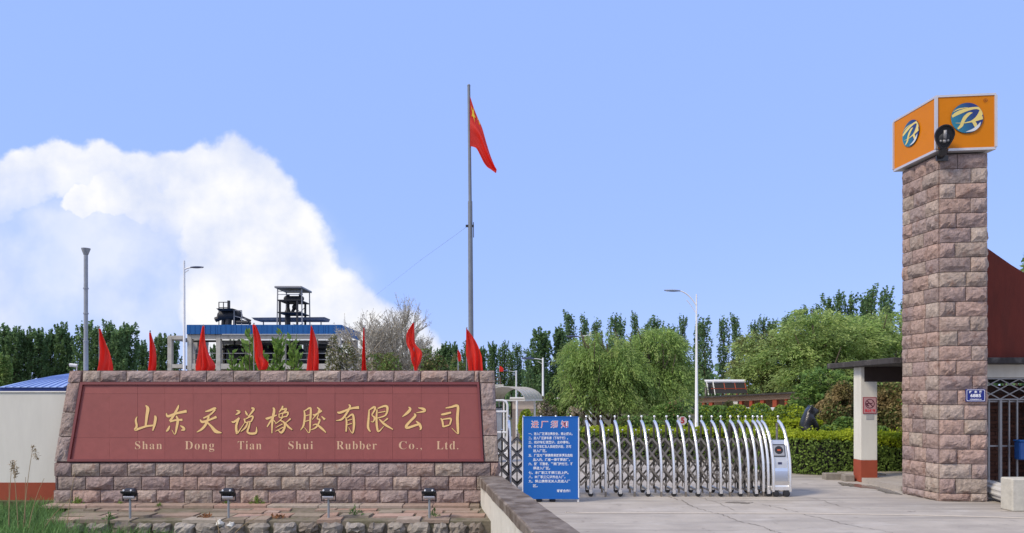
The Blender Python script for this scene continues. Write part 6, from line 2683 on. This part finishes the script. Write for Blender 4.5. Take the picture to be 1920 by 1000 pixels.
def hedges():
    # near hedge, curving round the corner by the gate head, in view left of the porch column
    path = [(11.5, 19.1), (9.0, 19.1)] + [(8.3 + 1.1 * math.cos(R(270 - 11.25 * k)), 20.2 + 1.1 * math.sin(R(270 - 11.25 * k))) for k in range(9)] + [(7.2, 22.5)]
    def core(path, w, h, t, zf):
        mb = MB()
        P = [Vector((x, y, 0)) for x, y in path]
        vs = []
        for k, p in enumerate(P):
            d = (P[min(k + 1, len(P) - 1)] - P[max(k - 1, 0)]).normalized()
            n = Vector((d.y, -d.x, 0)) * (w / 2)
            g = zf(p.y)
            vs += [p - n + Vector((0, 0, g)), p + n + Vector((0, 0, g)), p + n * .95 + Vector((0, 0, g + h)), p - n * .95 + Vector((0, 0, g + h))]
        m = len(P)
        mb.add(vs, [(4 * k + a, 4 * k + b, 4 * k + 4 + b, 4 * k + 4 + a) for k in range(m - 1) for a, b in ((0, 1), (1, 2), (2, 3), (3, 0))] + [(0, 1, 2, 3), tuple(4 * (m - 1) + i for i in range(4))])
        mb.build('dark_core', m_dark, t)  # solid core, shade between the leaves put into its near-black colour
    def hedge(path, w, h, n, lab, seed, leaf=(.08, .05), topm=m_hedgetop, side=m_hedge, lumps=.035):
        C, top, b = hedge_points(path, w, h, gz, n, lumps, seed)
        r = np.random.default_rng(seed)
        # fresh leaves on top, a fading share down the sides
        fresh = (r.random(len(C)) < np.where(top, .93, np.clip((b - .45) * 1.1, .04, .6)))
        x, y = path[len(path) // 2]
        t = leaf_block('hedge', lab, 'hedge', C, [(topm, fresh), (side, ~fresh)], leaf, (x, y, gz(y)))
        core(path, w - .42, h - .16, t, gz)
    hedge(path, 1.5, 1.00, 80000, 'clipped hedge with yellow-green top between the gate head and the porch column', 3)
    hedge([(8.6, 23.2), (4.0, 23.3), (3.2, 23.5), (2.0, 24.2)], 1.1, .92, 34000, 'long clipped hedge with fresh green top running behind the steel gate', 5, (.085, .05))
    hedge([(9.0, 21.9), (6.4, 22.0)], .8, 1.22, 14000, 'narrow bright green hedge strip left of the black bear statue', 6, (.08, .045))
    # rounded golden bush by the canopy
    def mound(name, lab, px, Y, ptop, pxw, n, mats, seed, leaf, flat=1.0, group=None, gaps=.0, dy=.8, low=0.0, cat='bush', stems=True):
        r = np.random.default_rng(seed)
        zb = gz(Y)
        H = zat(ptop, Y) - zb
        W = pxw / F * Y / 2
        lob = []
        for k in range(14):
            a = r.uniform(0, 6.28)
            q = r.uniform(.1, .68)
            lob.append((W * q * math.cos(a), W * dy * q * math.sin(a), H * r.uniform(.28 + low, .80), r.uniform(.26, .46)))
        lob = np.array(lob)
        i = r.integers(0, len(lob), n)
        d = r.normal(size=(n, 3))
        d /= np.linalg.norm(d, axis=1)[:, None]
        rad = (lob[i, 3] * (1 - np.abs(r.normal(0, .16, n))))[:, None]
        C = lob[i, :3] + d * rad * np.array((W, W * dy, H * .62))
        C[:, 2] = np.where(C[:, 2] > H, H - np.abs(r.normal(0, .05 * H, n)), C[:, 2])
        ok = C[:, 2] > max(.02, low * H * .6)
        if gaps:
            ok &= (np.sin(C[:, 0] * 5.1 + seed) * np.sin(C[:, 2] * 6.3) * np.sin(C[:, 1] * 4 + 1) < 1 - gaps)
        C = C[ok]
        hz = C[:, 2] / H
        q = r.random(len(C))
        sel = []
        left = np.ones(len(C), bool)
        for m, fr in mats[:-1]:
            # patches of one leaf colour rather than even salt and pepper
            pt = .5 + .5 * np.sin(C[:, 0] * 3.1 + seed) * np.cos(C[:, 2] * 3.7 + C[:, 1] * 2)
            sel.append((m, q < fr * (.45 + 1.1 * pt)))
            q = r.random(len(C))
        sel.append((mats[-1][0], np.ones(len(C), bool)))
        x = xat(px, Y)
        t = leaf_block(name, lab, cat, C + np.array((x, Y, zb)), sel, leaf, (x, Y, zb), group)
        if stems:
            rr = random.Random(seed)
            mb = MB()
            for k in range(7):
                a = rr.uniform(0, 6.28)
                l = lob[rr.randrange(len(lob))]
                mb.tube([(x + .05 * math.cos(a), Y + .05 * math.sin(a), zb), (x + l[0] * .5, Y + l[1] * .5, zb + l[2] * .6), (x + l[0], Y + l[1], zb + l[2] * 1.1)], [.035 * H / 2, .025 * H / 2, .008], 5)
            mb.build('stems', m_bark, t)
        return t
    mound('shrub', 'bright yellow-green round shrub left of the notice board', 985, 29, 768, 42, 9000, [(m_hedgetop, .75), (m_hedge, 1)], 31, (.10, .06))
    mound('flowering_shrub', 'pale blossoming shrub above the left half of the notice board', 1020, 36, 743, 56, 9000, [(m_blossom, .55), (m_photinia, .4), (m_bush, 1)], 32, (.12, .075), gaps=.5)
    mound('flowering_shrub', 'lower cream blossoming shrub above the right edge of the notice board', 1083, 35, 758, 60, 9000, [(m_blossom, .5), (m_photinia, .3), (m_bush, 1)], 33, (.12, .075), gaps=.5)
    mound('shrub', 'dark green shrub behind the two blossoming shrubs', 1052, 39, 736, 70, 9000, [(m_olive, .3), (m_bush, 1)], 34, (.14, .08))
    mound('shrub', 'mid-green leafy shrub below the low tan building, right of the tall lamp', 1338, 33, 761, 96, 16000, [(m_hedgetop, .12), (m_bush, 1)], 35, (.13, .08))
    mound('shrub', 'yellowish green shrub in front of the whitewashed wall', 1420, 32.5, 752, 140, 24000, [(m_hedgetop, .35), (m_bush, 1)], 36, (.12, .075))
    mound('shrub', 'yellow-green shrub immediately left of the bear statue', 1476, 30, 756, 100, 16000, [(m_hedgetop, .5), (m_hedge, 1)], 37, (.11, .07))
    mound('shrub', 'olive shrub growing over the front of the low tan building', 1365, 39, 742, 52, 5000, [(m_photinia, .35), (m_olive, 1)], 38, (.12, .07), gaps=.6)
    mound('shrub', 'yellowing shrub against the red piers of the tan building', 1418, 38.5, 752, 56, 6000, [(m_hedgetop, .3), (m_photinia, .3), (m_olive, 1)], 39, (.12, .07), gaps=.5)
    mound('photinia_bush', 'large bronze-leaved bush between the bear statue and the porch column', 1572, 22.5, 706, 142, 30000, [(m_photinia, .72), (m_bush, .5), (m_olive, 1)], 40, (.105, .055), gaps=.35, low=.1)
    mound('photinia_bush', 'bronze-leaved bush seen between the porch column and the stone pillar', 1680, 22, 712, 130, 26000, [(m_photinia, .72), (m_bush, .5), (m_olive, 1)], 41, (.105, .055), gaps=.35, low=.1)
    mound('shrub', 'dark green glossy bush under the bronze bush, left of the porch column', 1580, 20.8, 782, 95, 15000, [(m_hedge, .25), (m_bush, 1)], 42, (.09, .055))
    mound('shrub', 'dark green bush filling the porch opening right of the column', 1668, 20.2, 800, 100, 22000, [(m_hedge, .3), (m_bush, 1)], 43, (.09, .05), low=-.2)
    mound('shrub', 'low dark shrub behind the gate at the foot of the willow', 1190, 31, 778, 150, 16000, [(m_olive, .25), (m_bush, 1)], 44, (.13, .08))
    mound('shrub', 'dark green bush to the right of the willow trunks', 1262, 34, 752, 100, 14000, [(m_photinia, .12), (m_bush, 1)], 45, (.13, .08))
    # brush below the bare trees
    mound('brush', 'olive spring brush at the right end of the blue-banded factory hall', 650, 33, 618, 90, 13000, [(m_bud, .3), (m_photinia, .2), (m_olive, 1)], 46, (.13, .06), gaps=.7, dy=.7)
    mound('brush', 'low olive brush between the two bare trees and the sign wall', 735, 31, 662, 110, 13000, [(m_bush, .35), (m_olive, 1)], 47, (.12, .06), gaps=.5, dy=.6)
    mound('brush', 'olive and green brush right of the bare trees', 825, 34, 655, 110, 13000, [(m_photinia, .2), (m_bush, .4), (m_olive, 1)], 48, (.13, .065), gaps=.5, dy=.6)
    mound('flowering_shrub', 'white flowering shrub just above the sign wall coping', 655, 17.5, 676, 46, 1600, [(m_bud, .8), (m_olive, 1)], 49, (.06, .04), gaps=.6, dy=.6)
    mound('brush', 'thin brush of dark twigs and leaves left of the tall flagpole foot', 862, 40, 660, 70, 7000, [(m_bush, .5), (m_olive, 1)], 50, (.14, .07), gaps=.4)
    mound('tree_top', 'small leafy tree top beyond the maroon parapet at the right edge', 1950, 24, 470, 90, 9000, [(m_light, .6), (m_bush, 1)], 51, (.15, .09), gaps=.4, low=.3, cat='tree')
    mound('bush', 'dark green bush under the left poplars at the picture edge', 8, 60, 660, 40, 6000, [(m_light, .3), (m_bush, 1)], 52, (.25, .15))


def leafy_shoots():
    rr = random.Random(12)
    plants = [(432, 656, 8, 'short leafy plant between the second bay columns of the factory'), (463, 618, 14, 'tall upright leafy plant left of the curled red flag'), (500, 655, 10, 'leafy plant just right of the curled red flag'),
              (524, 617, 16, 'tallest broad-leaved plant in the middle of the factory front'), (553, 628, 16, 'broad-leaved plant left of the tent-shaped flag'), (512, 676, 9, 'low spreading leafy plant at the sign coping below the tallest one'), (488, 670, 8, 'small leafy plant hugging the curled red flag tail')]
    for px, ptop, ns, lab in plants:
        Y = 17.0 + rr.uniform(-.4, .6)
        x = xat(px, Y)
        zt = zat(ptop, Y)
        t = thing('leafy_plant', lab, 'plant', (x, Y, 0))
        mb = MB()
        C, D = [], []
        for s in range(max(3, ns // 3)):
            tx = rr.uniform(-.20, .20) * (.6 if ptop < 640 else 1.2)
            top = 1.9 + (zt - 1.9) * rr.uniform(.55, 1.0) if s else zt - .08
            P = [Vector((x, Y, 0)), Vector((x + tx * .6, Y + rr.uniform(-.15, .15), top * .6)), Vector((x + tx, Y + rr.uniform(-.2, .2), top))]
            mb.tube(P, [.02, .014, .006], 5)
            n = int(20 + 26 * (top - 1.6))
            for k in range(n):
                u = rr.uniform(.25, 1)
                q = P[1].lerp(P[2], max(0, u * 1.6 - .6))
                a = rr.uniform(0, 6.28)
                C.append((q.x + math.cos(a) * .075, q.y + math.sin(a) * .075, q.z + .05))
                D.append((math.cos(a) * .7, math.sin(a) * .7, .9))
        mb.build('stems', m_bark, t)
        V = leaf_arrays(np.array(C) - np.array((x, Y, 0)), .17, .085, np.array(D), .3)
        link('leaves', leaf_mesh('leaves', [V], [m_broad]), t)['kind'] = 'stuff'


def grass():
    r = np.random.default_rng(5)
    rr = random.Random(9)
    mb_pts = []
    V, Fc = [], []
    def blade(x, y, z0, h, w, lean, an):
        n = 4
        b = len(V)
        for k in range(n + 1):
            u = k / n
            px_ = x + math.cos(an) * lean * u ** 2
            py_ = y + math.sin(an) * lean * u ** 2
            ww = w * (1 - u) ** .8 + .001
            dx, dy = -math.sin(an) * ww, math.cos(an) * ww
            zz = z0 + h * (u - .18 * u ** 3 * (lean / (h + .01)))
            V.append((px_ - dx, py_ - dy, zz))
            V.append((px_ + dx, py_ + dy, zz))
        for k in range(n):
            Fc.append((b + 2 * k, b + 2 * k + 1, b + 2 * k + 3, b + 2 * k + 2))
    def field(n, pxa, pxb, Ya, Yb, hfun, w):
        for _ in range(n):
            Y = rr.uniform(Ya, Yb)
            px = rr.uniform(pxa, pxb)
            h = hfun(px) * rr.uniform(.55, 1.1)
            blade(xat(px, Y), Y, -.5, h, w * rr.uniform(.6, 1.2), h * rr.uniform(.1, .75), rr.uniform(0, 6.28))
    field(4200, -80, 118, 10.6, 14.2, lambda p: .62 - .10 * abs(p - 60) / 90, .015)
    field(900, -60, 120, 9.4, 10.6, lambda p: .42, .011)
    field(900, 100, 330, 11.2, 12.3, lambda p: .58 * (1 - (p - 100) / 520), .009)
    mb = MB()
    mb.add(V, Fc)
    o = kind(mb.build('reed_grass', m_grass, None, origin=(0, 0, 0), recalc=False), 'stuff')
    o['label'] = 'green reed grass growing at the foot of the red-based wall'
    # single dry reeds
    reeds = [(40, 985, 20, 876, 1, 'dry reed stalk with a feathery seed head nearest the left edge'), (53, 985, 47, 868, 1, 'dry reed stalk with a drooping seed head, second from the left edge'),
             (45, 985, 62, 842, 1, 'tallest dry reed with a faint pale plume high on the cream wall'), (52, 990, 83, 898, 0, 'short bare dry reed before the red wall base'),
             (50, 990, 118, 868, 0, 'pale dry reed curving right up to the top of the red wall base'), (120, 1000, 143, 888, 0, 'thin dry reed crossing the first stone course of the sign'),
             (20, 1000, 18, 900, 0, 'dry reed stub at the very left edge'), (60, 1008, 140, 930, 0, 'bent dry reed leaning across the stone base at the left'), (440, 1005, 500, 965, 0, 'curved dry stem arching over the terrace edge in the middle'), (408, 1004, 404, 968, 0, 'thin upright dry stem by the white loose stones')]
    fixed = [(16, 990, 22, 872), (34, 990, 24, 866), (44, 990, 62, 838), (47, 990, 48, 895), (54, 990, 83, 897), (126, 985, 141, 886), (17, 995, 17, 905), (75, 1005, 145, 928), (438, 1003, 500, 964), (411, 1003, 404, 970)]
    for (a, b, c, d, plume, lab), (pa, ya, pb, yb) in zip(reeds, fixed):
        Y = 11.6 if pa < 300 else 12.2
        p0, p1 = at(pa, ya, Y), at(pb, yb, Y + .15)
        t = thing('dry_reed', lab, 'reed', tuple(p0))
        mid = p0.lerp(p1, .55) + Vector(((pa - pb) / F * Y * .22, 0, .04))
        pts = []
        for k in range(9):
            u = k / 8
            pts.append(p0 * (1 - u) ** 2 + mid * 2 * u * (1 - u) + p1 * u * u)
        mb = MB()
        mb.tube(pts, [.007 * (1 - .55 * k / 8) for k in range(9)], 5)
        mb.build('stalk', m_dry, t)
        if plume:
            C = []
            for _ in range(70):
                u = rr.random()
                C.append((p1.x + rr.gauss(0, .02) + .06 * (1 - u), p1.y + rr.gauss(0, .02), p1.z - .22 * (1 - u) + .02))
            link('plume', leaf_mesh('plume', [leaf_arrays(np.array(C) - np.array(ORG[t.name]), .05, .012, np.array([(0.5, 0, .6)] * len(C)), .6)], [m_dry]), t)
    # weeds on the terrace
    weeds = [(146, 944, .20, 'green weed at the foot of the sign near its left end'), (226, 948, .12, 'small weed beside the leftmost floodlight post'), (424, 944, .13, 'sparse weed behind the second floodlight'), (482, 941, .22, 'dark green weed against the bottom stone course in the middle'),
             (666, 966, .20, 'grassy tuft on the terrace edge right of the third floodlight'), (815, 969, .16, 'brownish tuft near the floodlight by the parapet'), (205, 975, .16, 'loose weed on the terrace rim at the left'), (300, 951, .10, 'tiny weed on the pale kerb strip')]
    for px, py, s, lab in weeds:
        z = -.08
        Y = min(SY0 - .06, yground(py, z)) if py > 945 else SY0 - .08
        x = xat(px, Y)
        n = 60
        a = r.uniform(0, 6.28, n)
        q = r.uniform(0, 1, n)
        C = np.stack([np.cos(a) * q * s * .7, np.sin(a) * q * s * .3 - .02, .02 + (1 - q) * s * .9 * r.random(n)], 1)
        t = thing('weed', lab, 'weed', (x, Y, z))
        Vv = leaf_arrays(C, s * .42, s * .10, np.stack([np.cos(a) * q, np.sin(a) * q, 1.1 - q], 1), .4)
        link('leaves', leaf_mesh('leaves', [Vv], [m_hedge if py < 960 else m_grass]), t)['kind'] = 'stuff'
    # rusty dead leaf clumps
    for px, py, lab in ((384, 963, 'rusty dead leaf clump between the second floodlight and the left end'), (520, 970, 'brown dead leaves piled on the terrace edge in the middle')):
        Y = 12.75
        x = xat(px, Y)
        C = np.stack([r.normal(0, .055, 26), r.normal(0, .03, 26), np.abs(r.normal(.015, .02, 26))], 1)
        t = thing('dead_leaves', lab, 'leaves', (x, Y, -.09))
        link('leaves', leaf_mesh('leaves', [leaf_arrays(C, .09, .03)], [M('rust_leaves', (.30, .13, .05), .9, island=.5)]), t)['kind'] = 'stuff'


factory()
yard_buildings()
stone_bear()
poplars()
feather_tree(1130, 37, 588, 165, 'left one of the round feathery willow crowns behind the gate', 'willow_tree', [m_willow, m_light], 61, m_bark, 1250, 34, .5, (.20, .045), trunks=2, low=.2)
feather_tree(1218, 38, 585, 180, 'right one of the round feathery willow crowns, beside the tall street lamp', 'willow_tree', [m_willow, m_light], 62, m_bark, 1350, 34, .5, (.20, .045), trunks=3, low=.2)
feather_tree(1442, 50, 590, 150, 'light green tree with a brownish top, right of the solar water heater', 'leafy_tree', [m_light, m_olive], 63, m_bark, 800, 30, .25, (.24, .08), low=.10)
feather_tree(1528, 48, 545, 215, 'tallest light green tree left of the stone pillar', 'leafy_tree', [m_light, m_willow], 64, m_bark, 1250, 34, .2, (.24, .08), low=.10)
feather_tree(1645, 50, 548, 210, 'light green tree directly behind the left edge of the stone pillar', 'leafy_tree', [m_light, m_willow], 65, m_bark, 1250, 34, .2, (.24, .08), low=.10)
feather_tree(1545, 36, 672, 110, 'small fresh green tree above the bronze-leaved bush', 'leafy_tree', [m_bush, m_hedge], 66, m_bark, 380, 30, .1, (.17, .10), low=.2)
bare_tree(705, 36, 574, 165, 'left one of two bare budding trees right of the blue-banded hall', 70)
bare_tree(775, 37, 580, 150, 'right one of two bare budding trees, behind the billowing red flag', 72)
hedges()
leafy_shoots()
grass()
